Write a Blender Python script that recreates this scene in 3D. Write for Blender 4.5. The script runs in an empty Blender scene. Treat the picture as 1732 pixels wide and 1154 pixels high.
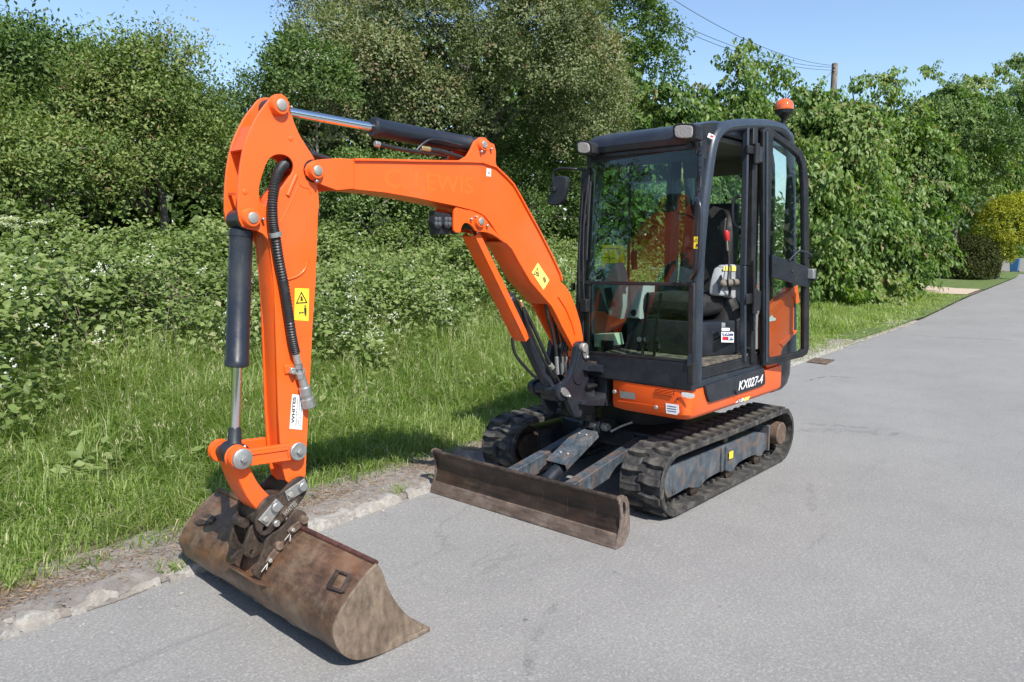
import bpy, bmesh, math, random
import numpy as np
from mathutils import Vector, Matrix
R = math.radians
random.seed(7)
rng = np.random.default_rng(7)
S = bpy.context.scene
C = bpy.context.collection

# ------------------------------------------------------------------ camera
CAM = np.array([4.686, 2.940, 1.643]); YAW = 3.8808; PIT = .1235; FPX = 1243.6
cam = bpy.data.cameras.new('camera'); co = bpy.data.objects.new('camera', cam); C.objects.link(co)
co.location = CAM; co.rotation_euler = (math.pi/2-PIT, 0, YAW-math.pi/2)
cam.sensor_width = 36; cam.lens = FPX/1732*36; cam.clip_start = .05; cam.clip_end = 2000
S.camera = co
S.render.resolution_x = 1024; S.render.resolution_y = 682
# ------------------------------------------------------------------ light
LX, LY = -.30, -.85                      # shadow displacement per metre of height
sd = Vector((-LX, -LY, 1)).normalized()  # towards the sun
elev = math.asin(sd.z)
w = bpy.data.worlds.new('World'); S.world = w; w.use_nodes = True
nt = w.node_tree; bg = nt.nodes['Background']
sky = nt.nodes.new('ShaderNodeTexSky'); sky.sky_type = 'NISHITA'; sky.sun_disc = False
sky.sun_elevation = elev; sky.sun_rotation = math.atan2(sd.x, sd.y)
sky.air_density = 1.0; sky.dust_density = .6; sky.ozone_density = 2.2
nt.links.new(sky.outputs[0], bg.inputs[0]); bg.inputs[1].default_value = .13
sun = bpy.data.lights.new('sun', 'SUN'); so = bpy.data.objects.new('sun', sun); C.objects.link(so)
sun.energy = 4.6; sun.angle = R(.55); sun.color = (1, .955, .88)
so.rotation_euler = (-sd).to_track_quat('-Z', 'Y').to_euler(); so.location = (0, 0, 30)
S.view_settings.view_transform = 'Standard'; S.view_settings.look = 'None'
S.view_settings.exposure = 0.68; S.view_settings.gamma = 1
S.render.engine = 'CYCLES'
S.cycles.max_bounces = 6; S.cycles.transparent_max_bounces = 12

# ------------------------------------------------------------------ placing helpers: a photo point turned into a place in the scene
_f = np.array([math.cos(YAW)*math.cos(PIT), math.sin(YAW)*math.cos(PIT), -math.sin(PIT)])
_r = np.array([math.sin(YAW), -math.cos(YAW), 0.]); _u = np.cross(_r, _f)
def ray(x, y): return _f*FPX+_r*(x-866)-_u*(y-577)
def onaxis(x, y, ax, v):
    d = ray(x, y); t = (v-CAM[ax])/d[ax]; return Vector(CAM+t*d)
def P(x, y, Y): return onaxis(x, y, 1, Y)
def PX(x, y, X): return onaxis(x, y, 0, X)
def PZ(x, y, Z=0): return onaxis(x, y, 2, Z)
def PP(x, y, pt, n):
    d = ray(x, y); pt = np.array(pt); n = np.array(n)
    t = ((pt-CAM)@n)/(d@n); return Vector(CAM+t*d)
def P2(pts, Y): return [(p[0], p[2]) for p in (P(x, y, Y) for x, y in pts)]
def depth(p): return (np.array(p)-CAM)@_f
def zoomer(x0, y0, s): return lambda pts: [(x0+a/s, y0+b/s) for a, b in pts]
Z1 = zoomer(340, 130, 3.297); Z2 = zoomer(340, 440, 2.747); Z3 = zoomer(280, 740, 2.815)
Z4 = zoomer(600, 180, 3.847); Z5 = zoomer(740, 420, 3.394); Z6 = zoomer(720, 620, 3.605)
ZB = zoomer(940, 560, 6.412); ZH = zoomer(380, 780, 5.245)

# ------------------------------------------------------------------ materials
def newmat(name):
    m = bpy.data.materials.new(name); m.use_nodes = True
    return m, m.node_tree, m.node_tree.nodes['Principled BSDF']
def N(nt, t, **k):
    n = nt.nodes.new(t)
    for a, b in k.items():
        if hasattr(n, a): setattr(n, a, b)
        else: n.inputs[a].default_value = b
    return n
def noise(nt, scale, detail=4, rough=.55, vec=None, stretch=None):
    tc = N(nt, 'ShaderNodeTexCoord'); n = N(nt, 'ShaderNodeTexNoise')
    n.inputs['Scale'].default_value = scale; n.inputs['Detail'].default_value = detail; n.inputs['Roughness'].default_value = rough
    src = tc.outputs['Object']
    if stretch:
        mp = N(nt, 'ShaderNodeMapping'); mp.inputs['Scale'].default_value = stretch
        nt.links.new(src, mp.inputs[0]); src = mp.outputs[0]
    nt.links.new(src, n.inputs['Vector']); return n.outputs['Fac']
def ramp(nt, fac, stops):
    r = N(nt, 'ShaderNodeValToRGB'); e = r.color_ramp.elements
    while len(e) < len(stops): e.new(.5)
    for i, (p, c) in enumerate(stops):
        e[i].position = p; e[i].color = tuple(c)+(1,) if len(c) == 3 else c
    nt.links.new(fac, r.inputs[0]); return r.outputs[0]
def mixc(nt, fac, a, b, mode='MIX'):
    m = N(nt, 'ShaderNodeMix', data_type='RGBA', blend_type=mode)
    for s, v in ((m.inputs[0], fac), (m.inputs[6], a), (m.inputs[7], b)):
        if isinstance(v, (int, float)): s.default_value = v
        elif isinstance(v, tuple): s.default_value = v+(1,) if len(v) == 3 else v
        else: nt.links.new(v, s)
    return m.outputs[2]
def bump(nt, bs, h, strength=.3, dist=.01):
    b = N(nt, 'ShaderNodeBump'); b.inputs['Strength'].default_value = strength; b.inputs['Distance'].default_value = dist
    nt.links.new(h, b.inputs['Height']); nt.links.new(b.outputs[0], bs.inputs['Normal'])
def paint(name, col, rough=.35, dirt=(.25, .2, .15), amount=.35, scale=6, metal=0, bumpy=.04, coat=0, scratch=None, stretch=None, wear=False):
    m, nt, bs = newmat(name)
    f = noise(nt, scale, 6, .65, stretch=stretch)
    k = ramp(nt, f, [(.48, (0, 0, 0)), (.78, (amount,)*3)])
    c = mixc(nt, k, tuple(col), tuple(dirt))
    if scratch:
        g = ramp(nt, noise(nt, scale*9, 8, .75, stretch=(1, 1, .35)), [(.62, (0, 0, 0)), (.70, (.8,)*3)])
        c = mixc(nt, g, c, scratch)
    if wear:      # grime specks, thin scratches and dust film
        g = ramp(nt, noise(nt, 28, 9, .8), [(.66, (0, 0, 0)), (.72, (.7,)*3)]); g2 = ramp(nt, noise(nt, 2.3, 4, .6), [(.42, (0, 0, 0)), (.60, (1, 1, 1))])
        c = mixc(nt, mixc(nt, 1., g, g2, 'MULTIPLY'), c, (.16, .07, .035))
        g = ramp(nt, noise(nt, 16, 9, .85, stretch=(5, 1, .35)), [(.665, (0, 0, 0)), (.69, (.5,)*3)]); c = mixc(nt, g, c, (.30, .09, .035))
        g = ramp(nt, noise(nt, .9, 6, .6), [(.45, (0, 0, 0)), (.8, (.30,)*3)]); c = mixc(nt, g, c, (.80, .19, .06))
    nt.links.new(c, bs.inputs['Base Color'])
    rr = ramp(nt, noise(nt, scale*3, 5, .6), [(.3, (rough*.8,)*3), (.75, (min(1, rough*1.5),)*3)])
    nt.links.new(rr, bs.inputs['Roughness'])
    bs.inputs['Metallic'].default_value = metal
    if coat: bs.inputs['Coat Weight'].default_value = coat; bs.inputs['Coat Roughness'].default_value = .13
    if bumpy: bump(nt, bs, noise(nt, scale*12, 6, .6), bumpy, .01)
    return m
M = {}
M['orange'] = paint('orange_paint', (.86, .105, .008), .40, (.52, .14, .05), .55, 1.6, coat=.15, bumpy=.035, scratch=(.55, .09, .02), wear=True)
M['orange_old'] = paint('orange_paint_worn', (.84, .105, .009), .42, (.2, .1, .06), .55, 9, bumpy=.05, scratch=(.18, .09, .05))
M['ghost'] = paint('faded_lettering', (.84, .125, .010), .45, (.6, .16, .02), .5, 30)
M['navy'] = paint('blue_grey_paint', (.0125, .0155, .023), .34, (.10, .095, .085), .26, 5, bumpy=.05, scratch=(.075, .08, .09))
M['pillar'] = paint('cab_frame_paint', (.026, .036, .052), .30, (.12, .12, .12), .2, 6, bumpy=.03, scratch=(.12, .14, .16))
M['black'] = paint('black_plastic', (.0075, .008, .0105), .5, (.08, .075, .07), .25, 8, bumpy=.06)
M['seat'] = paint('black_vinyl', (.010, .010, .011), .62, (.03, .03, .03), .3, 9, bumpy=.2)
M['hose'] = paint('rubber_hose', (.012, .012, .014), .45, (.07, .065, .06), .3, 20, bumpy=.05)
M['chrome'] = paint('chromed_rod', (.75, .76, .78), .08, (.6, .6, .6), .2, 10, metal=1, bumpy=0)
M['zinc'] = paint('zinc_plated_steel', (.38, .39, .385), .42, (.22, .17, .12), .5, 25, metal=.75, bumpy=.1)
M['pin'] = paint('greased_pin_steel', (.36, .35, .32), .45, (.12, .10, .08), .6, 40, metal=.5, bumpy=.15)
M['grey'] = paint('grey_plastic', (.36, .38, .40), .45, (.25, .24, .22), .4, 8)
M['teal'] = paint('grey_green_console', (.17, .24, .25), .5, (.12, .12, .12), .3, 8)
M['cream'] = paint('translucent_tank_plastic', (.55, .62, .48), .45, (.3, .3, .2), .3, 8)
M['white'] = paint('white_sticker', (.78, .79, .8), .45, (.5, .48, .45), .4, 40, bumpy=0)
M['yellow'] = paint('yellow_sticker', (.92, .68, .03), .45, (.6, .5, .2), .3, 40, bumpy=0)
M['yellow_pale'] = paint('faded_yellow_sticker', (.88, .72, .16), .45, (.7, .6, .3), .3, 40, bumpy=0)
M['ink'] = paint('printing_ink', (.02, .02, .022), .5, (.05, .05, .05), .3, 40, bumpy=0)
M['ink_blue'] = paint('dark_blue_ink', (.03, .035, .16), .5, (.05, .05, .1), .3, 40, bumpy=0)
M['red'] = paint('red_plastic', (.55, .02, .025), .35, (.2, .05, .04), .3, 20)
M['brass'] = paint('brass_fitting', (.55, .42, .2), .35, (.3, .25, .2), .5, 40, metal=.8)
M['flesh'] = paint('beige_lining', (.16, .145, .12), .8, (.08, .07, .06), .4, 9)
M['ceil'] = paint('cab_headlining', (.10, .095, .08), .85, (.06, .055, .05), .4, 9)
def steel_mat(name, dark, mid, light, sc, stretch=None, rough=.6, metal=.15, dust=None, orange=None):
    m, nt, bs = newmat(name)
    a = noise(nt, sc, 9, .72); b = noise(nt, sc*5, 9, .7, stretch=stretch)
    c = ramp(nt, a, [(.32, dark), (.5, mid), (.68, light)])
    c2 = ramp(nt, b, [(.35, (.55, .55, .55)), (.55, (1, 1, 1)), (.72, (1.35, 1.3, 1.25))])
    c = mixc(nt, 1.0, c, c2, 'MULTIPLY')
    if orange:
        k = ramp(nt, noise(nt, sc*.8, 8, .75, stretch=(1.3, .6, 1)), [(.50, (0, 0, 0)), (.62, (.8,)*3)]); c = mixc(nt, k, c, orange)
        k = ramp(nt, noise(nt, sc*4, 8, .8, stretch=(.25, 3, .25)), [(.60, (0, 0, 0)), (.66, (.55,)*3)]); c = mixc(nt, k, c, tuple(x*1.6 for x in light))
        k = ramp(nt, noise(nt, sc*3, 8, .8, stretch=(3, .4, 2)), [(.62, (0, 0, 0)), (.68, (.6,)*3)]); c = mixc(nt, k, c, dark)
    if dust:
        k = ramp(nt, noise(nt, sc*1.7, 5, .6), [(.5, (0, 0, 0)), (.66, (.75,)*3)])
        c = mixc(nt, k, c, dust)
    nt.links.new(c, bs.inputs['Base Color'])
    nt.links.new(ramp(nt, b, [(.3, (rough*.7,)*3), (.7, (rough*1.25,)*3)]), bs.inputs['Roughness'])
    bs.inputs['Metallic'].default_value = metal
    bump(nt, bs, b, .35, .004); return m
M['rust'] = steel_mat('rusty_bucket_steel', (.058, .036, .026), (.130, .078, .050), (.195, .130, .088), 5, (2.2, .5, .8), rough=.45, metal=.3, dust=(.21, .155, .105), orange=(.21, .092, .042))
M['rust_side'] = steel_mat('dusty_bucket_side', (.105, .076, .053), (.165, .122, .088), (.23, .18, .132), 7, (1, 1, .45), rough=.8, metal=.0)
M['rust_dark'] = steel_mat('dark_rusty_steel', (.025, .020, .018), (.060, .045, .036), (.14, .095, .07), 9, rough=.5, metal=.3)
M['rust_red'] = steel_mat('red_brown_pipe', (.045, .024, .020), (.10, .042, .034), (.17, .08, .062), 8, rough=.5)
M['blade'] = steel_mat('worn_brown_blade', (.026, .018, .015), (.055, .036, .028), (.12, .085, .068), 3.5, (.3, .10, 1.6), rough=.42, metal=.3, orange=(.075, .040, .026))
M['blade_edge'] = steel_mat('scuffed_cutting_edge', (.10, .07, .055), (.17, .125, .10), (.26, .21, .18), 7, (1, .12, 1), rough=.5, metal=.3)
M['frame'] = steel_mat('worn_track_frame', (.035, .046, .060), (.070, .088, .108), (.15, .16, .165), 6, (1, 1, .2), rough=.45, metal=.1, dust=(.16, .105, .075))
M['hub'] = steel_mat('rusty_hub', (.07, .045, .033), (.135, .09, .065), (.21, .16, .125), 9, rough=.7)
M['rubber'] = steel_mat('track_rubber', (.015, .015, .016), (.033, .032, .031), (.085, .08, .072), 9, rough=.75, metal=0, dust=(.12, .108, .092))
def glass_mat(name, tint, gloss=1.0):
    m = bpy.data.materials.new(name); m.use_nodes = True; nt = m.node_tree; nt.nodes.clear()
    o = N(nt, 'ShaderNodeOutputMaterial'); t = N(nt, 'ShaderNodeBsdfTransparent'); t.inputs[0].default_value = tint+(1,)
    g = N(nt, 'ShaderNodeBsdfGlossy'); g.inputs['Roughness'].default_value = .012; g.inputs[0].default_value = (.95, 1, .98, 1)
    fr = N(nt, 'ShaderNodeFresnel'); fr.inputs[0].default_value = 1.5
    mu = N(nt, 'ShaderNodeMath', operation='MULTIPLY'); mu.inputs[1].default_value = gloss
    nt.links.new(fr.outputs[0], mu.inputs[0])
    mx = N(nt, 'ShaderNodeMixShader'); nt.links.new(mu.outputs[0], mx.inputs[0]); nt.links.new(t.outputs[0], mx.inputs[1]); nt.links.new(g.outputs[0], mx.inputs[2])
    nt.links.new(mx.outputs[0], o.inputs[0]); return m
M['glass'] = glass_mat('green_tinted_glass', (.62, .79, .70), .80)
M['glass_door'] = glass_mat('door_glass', (.80, .93, .89), .55)
def lens_mat(name, col, rough=.1, trans=.0, emis=None):
    m, nt, bs = newmat(name); bs.inputs['Base Color'].default_value = col+(1,); bs.inputs['Roughness'].default_value = rough
    bs.inputs['Transmission Weight'].default_value = trans; bs.inputs['Coat Weight'].default_value = 1; bs.inputs['Coat Roughness'].default_value = .05
    v = N(nt, 'ShaderNodeTexVoronoi'); v.inputs['Scale'].default_value = 90; tc = N(nt, 'ShaderNodeTexCoord'); nt.links.new(tc.outputs['Object'], v.inputs['Vector'])
    bump(nt, bs, v.outputs[0], .3, .004); return m
M['lens'] = lens_mat('lamp_lens', (.30, .27, .25))
M['lens_white'] = lens_mat('clear_marker_lens', (.75, .75, .73))
M['amber'] = lens_mat('amber_beacon_dome', (.85, .13, .008), .12, .25)
M['led'] = lens_mat('led_lens', (.07, .075, .08))

# ------------------------------------------------------------------ object helpers
def finish(me, mat=None, smooth=40):
    if mat is not None:
        for m in (mat if isinstance(mat, (list, tuple)) else [mat]): me.materials.append(m)
    if smooth and len(me.polygons):
        me.polygons.foreach_set('use_smooth', [True]*len(me.polygons)); me.set_sharp_from_angle(angle=R(smooth))
    me.update()
def link(name, me, parent=None, label=None):
    o = bpy.data.objects.new(name, me); C.objects.link(o)
    if parent is not None: o.parent = parent
    if label: o['label'] = label
    return o
def obj(name, bm, mat, parent=None, smooth=40, bev=0, seg=2, label=None):
    me = bpy.data.meshes.new(name); bmesh.ops.recalc_face_normals(bm, faces=bm.faces); bm.to_mesh(me); bm.free(); finish(me, mat, smooth)
    o = link(name, me, parent, label)
    if bev:
        b = o.modifiers.new('bevel', 'BEVEL'); b.width = bev; b.segments = seg; b.limit_method = 'ANGLE'; b.angle_limit = R(35); b.harden_normals = False
    return o
def top(o, label, cat, group=None, kind=None):
    if label: o['label'] = label
    if cat: o['category'] = cat
    if group: o['group'] = group
    if kind: o['kind'] = kind
    return o
def empty(name, loc=(0, 0, 0)):
    o = bpy.data.objects.new(name, None); C.objects.link(o); o.location = loc; o.empty_display_size = .2; return o
def chaikin(pts, n=2, closed=True):
    for _ in range(n):
        q = []; L = len(pts)
        for i in range(L if closed else L-1):
            a = pts[i]; b = pts[(i+1) % L]
            q.append(tuple(a[k]*.75+b[k]*.25 for k in range(len(a)))); q.append(tuple(a[k]*.25+b[k]*.75 for k in range(len(a))))
        if not closed: q = [pts[0]]+q+[pts[-1]]
        pts = q
    return pts
def curve_mesh(loops, t, bev):
    cu = bpy.data.curves.new('tmp', 'CURVE'); cu.dimensions = '2D'; cu.fill_mode = 'BOTH'
    for lp in loops:
        s = cu.splines.new('POLY'); s.points.add(len(lp)-1); s.use_cyclic_u = True
        for i, p in enumerate(lp): s.points[i].co = (p[0], p[1], 0, 1)
    cu.extrude = max(t/2-bev, .0001); cu.bevel_depth = bev; cu.bevel_resolution = 1; cu.offset = -bev
    o = bpy.data.objects.new('tmp', cu); me = bpy.data.meshes.new_from_object(o)
    bpy.data.objects.remove(o); bpy.data.curves.remove(cu); return me
def plate(name, loops, y0, y1, mat, parent=None, bev=.002, smooth=30, label=None, axis='Y'):
    """flat plate cut to an outline (first loop) with holes (other loops); outline in X/Z, thickness along Y"""
    me = curve_mesh(loops, abs(y1-y0), bev); n = len(me.vertices); a = np.empty(n*3); me.vertices.foreach_get('co', a); a = a.reshape(-1, 3)
    ym = (y0+y1)/2
    if axis == 'Y': b = np.stack([a[:, 0], ym-a[:, 2], a[:, 1]], 1)
    elif axis == 'X': b = np.stack([ym+a[:, 2], a[:, 0], a[:, 1]], 1)     # outline in Y/Z
    else: b = np.stack([a[:, 0], a[:, 1], ym+a[:, 2]], 1)                  # outline in X/Y
    me.vertices.foreach_set('co', b.ravel()); me.materials.clear(); finish(me, mat, smooth)
    return link(name, me, parent, label)
def frame_of(d):
    d = Vector(d).normalized(); a = Vector((0, 0, 1)) if abs(d.z) < .9 else Vector((1, 0, 0))
    x = d.cross(a).normalized(); return x, x.cross(d).normalized(), d
def add_lathe(bm, p0, p1, prof, seg=20, cap=True):
    p0 = Vector(p0); p1 = Vector(p1); x, y, d = frame_of(p1-p0); L = (p1-p0).length; rings = []
    for t, r in prof:
        c = p0+d*(t*L); rings.append([bm.verts.new(c+x*(r*math.cos(2*math.pi*i/seg))+y*(r*math.sin(2*math.pi*i/seg))) for i in range(seg)])
    for a, b in zip(rings, rings[1:]):
        for i in range(seg): bm.faces.new((a[i], a[(i+1) % seg], b[(i+1) % seg], b[i]))
    if cap: bm.faces.new(rings[0]); bm.faces.new(rings[-1])
def lathe(name, p0, p1, prof, mat, parent=None, seg=24, smooth=40, label=None):
    bm = bmesh.new(); add_lathe(bm, p0, p1, prof, seg); return obj(name, bm, mat, parent, smooth, label=label)
def cyl(name, p0, p1, r, mat, parent=None, seg=24, ch=.003, label=None):
    L = (Vector(p1)-Vector(p0)).length; k = min(ch, r*.4)/max(L, 1e-6)
    return lathe(name, p0, p1, [(0, r-min(ch, r*.4)), (k, r), (1-k, r), (1, r-min(ch, r*.4))], mat, parent, seg, label=label)
def add_box(bm, c, s, rot=None):
    m = Matrix.Translation(c) @ (rot.to_4x4() if rot else Matrix()) @ Matrix.Diagonal((s[0], s[1], s[2], 1))
    bmesh.ops.create_cube(bm, size=1, matrix=m)
def box(name, c, s, mat, parent=None, rot=None, bev=.004, label=None):
    bm = bmesh.new(); add_box(bm, Vector(c), s, rot); return obj(name, bm, mat, parent, 40, bev, label=label)
def hexa(name, p, mat, parent=None, bev=.003, label=None):
    """8 corner points: 4 of one face then the matching 4 of the other"""
    bm = bmesh.new(); v = [bm.verts.new(q) for q in p]
    for f in ((0, 1, 2, 3), (7, 6, 5, 4), (0, 4, 5, 1), (1, 5, 6, 2), (2, 6, 7, 3), (3, 7, 4, 0)): bm.faces.new([v[i] for i in f])
    return obj(name, bm, mat, parent, 40, bev, label=label)
def spline(pts, n=8):
    pts = [np.array(p, float) for p in pts]; out = []
    Q = [2*pts[0]-pts[1]]+pts+[2*pts[-1]-pts[-2]]
    for i in range(1, len(Q)-2):
        for k in range(n):
            t = k/n; a, b, c, d = Q[i-1], Q[i], Q[i+1], Q[i+2]
            out.append(.5*((2*b)+(c-a)*t+(2*a-5*b+4*c-d)*t*t+(-a+3*b-3*c+d)*t**3))
    out.append(pts[-1]); return out
def add_tube(bm, path, r, seg=10, ridges=0):
    path = [Vector(p) for p in path]; rings = []; prev = None
    for i, p in enumerate(path):
        d = (path[min(i+1, len(path)-1)]-path[max(i-1, 0)]).normalized()
        if prev is None: x = frame_of(d)[0]
        else: x = (prev-d*prev.dot(d)).normalized()
        y = d.cross(x); prev = x; rr = r(i/(len(path)-1)) if callable(r) else r
        if ridges: rr *= (1.0 if i % 2 else 1-ridges)
        rings.append([bm.verts.new(p+x*(rr*math.cos(2*math.pi*k/seg))+y*(rr*math.sin(2*math.pi*k/seg))) for k in range(seg)])
    for a, b in zip(rings, rings[1:]):
        for i in range(seg): bm.faces.new((a[i], a[(i+1) % seg], b[(i+1) % seg], b[i]))
    bm.faces.new(rings[0]); bm.faces.new(rings[-1])
def tube(name, pts, r, mat, parent=None, n=8, seg=10, ridges=0, label=None, straight=False):
    bm = bmesh.new(); add_tube(bm, pts if straight else spline(pts, n), r, seg, ridges); return obj(name, bm, mat, parent, 60, label=label)
def decal(name, pts, mat, parent, n, off=.0015, label=None):
    """thin printed sheet: corner points, pushed off its surface along n"""
    n = Vector(n).normalized(); bm = bmesh.new()
    a = [bm.verts.new(Vector(p)+n*off) for p in pts]; b = [bm.verts.new(Vector(p)+n*(off-.001)) for p in pts]
    bm.faces.new(a); bm.faces.new(b[::-1]); k = len(a)
    for i in range(k): bm.faces.new((a[i], b[i], b[(i+1) % k], a[(i+1) % k]))
    return obj(name, bm, mat, parent, 0, label=label)
def text(name, s, o, xd, yd, wdt, hgt, mat, parent, ext=.0006, off=.002, bold=0.0, label=None, shear=0):
    cu = bpy.data.curves.new('tmp', 'FONT'); cu.body = s; cu.extrude = .01; cu.offset = bold; cu.shear = shear
    t = bpy.data.objects.new('tmp', cu); me = bpy.data.meshes.new_from_object(t); bpy.data.objects.remove(t); bpy.data.curves.remove(cu)
    n = len(me.vertices); a = np.empty(n*3); me.vertices.foreach_get('co', a); a = a.reshape(-1, 3)
    a[:, :2] -= a[:, :2].min(0); a[:, :2] /= a[:, :2].max(0); a[:, 2] /= .01
    xd = np.array(Vector(xd).normalized()); yd = Vector(yd); yd = np.array((yd-Vector(xd)*yd.dot(Vector(xd))).normalized()); nd = np.cross(xd, yd)
    b = np.array(o)+a[:, :1]*wdt*xd+a[:, 1:2]*hgt*yd+(off+a[:, 2:]*ext)*nd
    me.vertices.foreach_set('co', b.ravel()); me.materials.clear(); finish(me, mat, 0)
    return link(name, me, parent, label)
def triangle_sign(parent, c, u, v, s, n, mat=None):
    """outlined warning triangle with a small mark inside"""
    mat = mat or M['ink']; c = Vector(c); u = Vector(u).normalized(); v = Vector(v).normalized(); nn = Vector(n).normalized()
    bm = bmesh.new(); o = [(-.5, -.4), (.5, -.4), (0, .5)]; i_ = [(a*.72, b*.72-.03) for a, b in o]
    A = [bm.verts.new(c+u*a*s+v*b*s+nn*.0032) for a, b in o]; B = [bm.verts.new(c+u*a*s+v*b*s+nn*.0032) for a, b in i_]
    for k in range(3): bm.faces.new((A[k], A[(k+1) % 3], B[(k+1) % 3], B[k]))
    D = [bm.verts.new(c+u*a*s+v*b*s+nn*.0032) for a, b in ((-.1, -.2), (.12, -.22), (.05, .12), (-.08, .1))]; bm.faces.new(D)
    return obj('warning_symbol', bm, mat, parent, 0)
# ================================================================== GROUND
def ground_mesh(name, xs, ys, zf, mat, kind='structure', smooth=60):
    X, Y = np.meshgrid(xs, ys, indexing='ij'); Z = zf(X, Y)
    v = np.stack([X, Y, Z], -1).reshape(-1, 3); nx, ny = len(xs), len(ys)
    i = np.arange(nx-1)[:, None]*ny+np.arange(ny-1)[None]; f = np.stack([i, i+ny, i+ny+1, i+1], -1).reshape(-1, 4)
    me = bpy.data.meshes.new(name); me.from_pydata(v.tolist(), [], f.tolist()); finish(me, mat, smooth); o = link(name, me); o['kind'] = kind; return o
KX = np.array([-140, -66, -48, -24, -15, -9, -7, 1.3, 4., 14.]); KY = np.array([-20., -6.6, -4.4, -2.45, -1.55, -1.26, -1.16, -.80, -.66, -.2])
def kerb_y(x): return np.interp(x, KX, KY)
def vnoise(x, y, s=1., seed=0):
    r = np.random.default_rng(seed); G = r.random((64, 64)); a = x/s; b = y/s; i = np.floor(a).astype(int); j = np.floor(b).astype(int); u = a-i; v = b-j
    u = u*u*(3-2*u); v = v*v*(3-2*v); g = lambda p, q: G[p % 64, q % 64]
    return (g(i, j)*(1-u)+g(i+1, j)*u)*(1-v)+(g(i, j+1)*(1-u)+g(i+1, j+1)*u)*v
def ground_z(x, y):
    """height of the verge and bank: level by the kerb, rising under the brambles"""
    d = kerb_y(x)-y
    z = .035+.03*np.clip(d, 0, 1)+.12*np.clip((d-1)/3, 0, 1)+1.0*np.clip((d-4.2)/4.5, 0, 1)**1.3*np.clip((x+16)/8, 0, 1)
    return z+.05*(vnoise(x, y, .8, 3)-.5)*np.clip(d*2, 0, 1)
# asphalt
m, nt, bs = newmat('weathered_asphalt')
n1 = noise(nt, 75, 6, .85); n2 = noise(nt, .55, 6, .6); n3 = noise(nt, 3.2, 8, .65); n4 = noise(nt, 38, 5, .65)
c = ramp(nt, n1, [(.30, (.11, .11, .111)), (.44, (.196, .192, .186)), (.56, (.236, .232, .226)), (.64, (.335, .327, .315)), (.72, (.48, .47, .45))])
c = mixc(nt, 1., c, ramp(nt, n2, [(.3, (.88, .88, .885)), (.7, (1.07, 1.07, 1.06))]), 'MULTIPLY')
c = mixc(nt, 1., c, ramp(nt, n3, [(.3, (.93, .93, .93)), (.5, (1, 1, 1)), (.75, (1.05, 1.045, 1.03))]), 'MULTIPLY')
tc = N(nt, 'ShaderNodeTexCoord')
# single stones of the aggregate showing in the worn surface
for sc_, lo_, hi_, am_ in ((190, .0, .08, .12), (120, .0, .04, .16)):
    va = N(nt, 'ShaderNodeTexVoronoi'); va.inputs['Scale'].default_value = sc_; nt.links.new(tc.outputs['Object'], va.inputs['Vector'])
    sx = N(nt, 'ShaderNodeSeparateColor'); nt.links.new(va.outputs['Color'], sx.inputs[0])
    c = mixc(nt, ramp(nt, sx.outputs[0], [(.90, (0, 0, 0)), (.92, (am_,)*3)]), c, (.55, .54, .51))
    c = mixc(nt, ramp(nt, sx.outputs[1], [(hi_, (am_*.8,)*3), (hi_+.02, (0, 0, 0))]), c, (.09, .09, .09))
# hairline cracks and tyre marks
mp = N(nt, 'ShaderNodeMapping'); mp.inputs['Scale'].default_value = (.35, 1.1, 1); nt.links.new(tc.outputs['Object'], mp.inputs[0])
ws = N(nt, 'ShaderNodeTexNoise'); ws.inputs['Scale'].default_value = 3; ws.inputs['Detail'].default_value = 6; nt.links.new(mp.outputs[0], ws.inputs['Vector'])
mxv = N(nt, 'ShaderNodeMix', data_type='RGBA'); mxv.inputs[0].default_value = .25; nt.links.new(mp.outputs[0], mxv.inputs[6]); nt.links.new(ws.outputs['Color'], mxv.inputs[7])
vo = N(nt, 'ShaderNodeTexVoronoi', feature='DISTANCE_TO_EDGE'); vo.inputs['Scale'].default_value = .9; nt.links.new(mxv.outputs[2], vo.inputs['Vector'])
ck = ramp(nt, vo.outputs['Distance'], [(.0, (.30, .30, .30)), (.004, (0, 0, 0))])
ckm = mixc(nt, 1., ck, ramp(nt, noise(nt, .8, 3, .5), [(.50, (0, 0, 0)), (.60, (1, 1, 1))]), 'MULTIPLY')
c = mixc(nt, ckm, c, (.06, .06, .06))
tm = ramp(nt, noise(nt, 1.6, 5, .6, stretch=(.25, 3.2, 1)), [(.64, (0, 0, 0)), (.72, (.30,)*3)])
c = mixc(nt, tm, c, (.10, .10, .105))
sp_ = ramp(nt, noise(nt, 7, 3, .5), [(.735, (0, 0, 0)), (.76, (.5,)*3)]); c = mixc(nt, sp_, c, (.05, .05, .055))
nt.links.new(c, bs.inputs['Base Color']); bs.inputs['Roughness'].default_value = .82; bs.inputs['Specular IOR Level'].default_value = .35
b1 = N(nt, 'ShaderNodeBump'); b1.inputs['Strength'].default_value = .45; b1.inputs['Distance'].default_value = .004; nt.links.new(n1, b1.inputs['Height'])
b2 = N(nt, 'ShaderNodeBump'); b2.inputs['Strength'].default_value = .10; b2.inputs['Distance'].default_value = .01; nt.links.new(n4, b2.inputs['Height']); nt.links.new(b2.outputs[0], b1.inputs['Normal']); nt.links.new(b1.outputs[0], bs.inputs['Normal'])
M['asphalt'] = m
m, nt, bs = newmat('verge_soil')
c = ramp(nt, noise(nt, 9, 8, .7), [(.3, (.07, .055, .035)), (.55, (.12, .095, .065)), (.75, (.20, .16, .12))]); nt.links.new(c, bs.inputs['Base Color']); bs.inputs['Roughness'].default_value = 1
bump(nt, bs, noise(nt, 40, 5, .7), .6, .02); M['soil'] = m
m, nt, bs = newmat('dusty_kerbside')
c = ramp(nt, noise(nt, 14, 8, .72), [(.3, (.15, .125, .105)), (.48, (.26, .225, .195)), (.68, (.42, .385, .345))])
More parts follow.
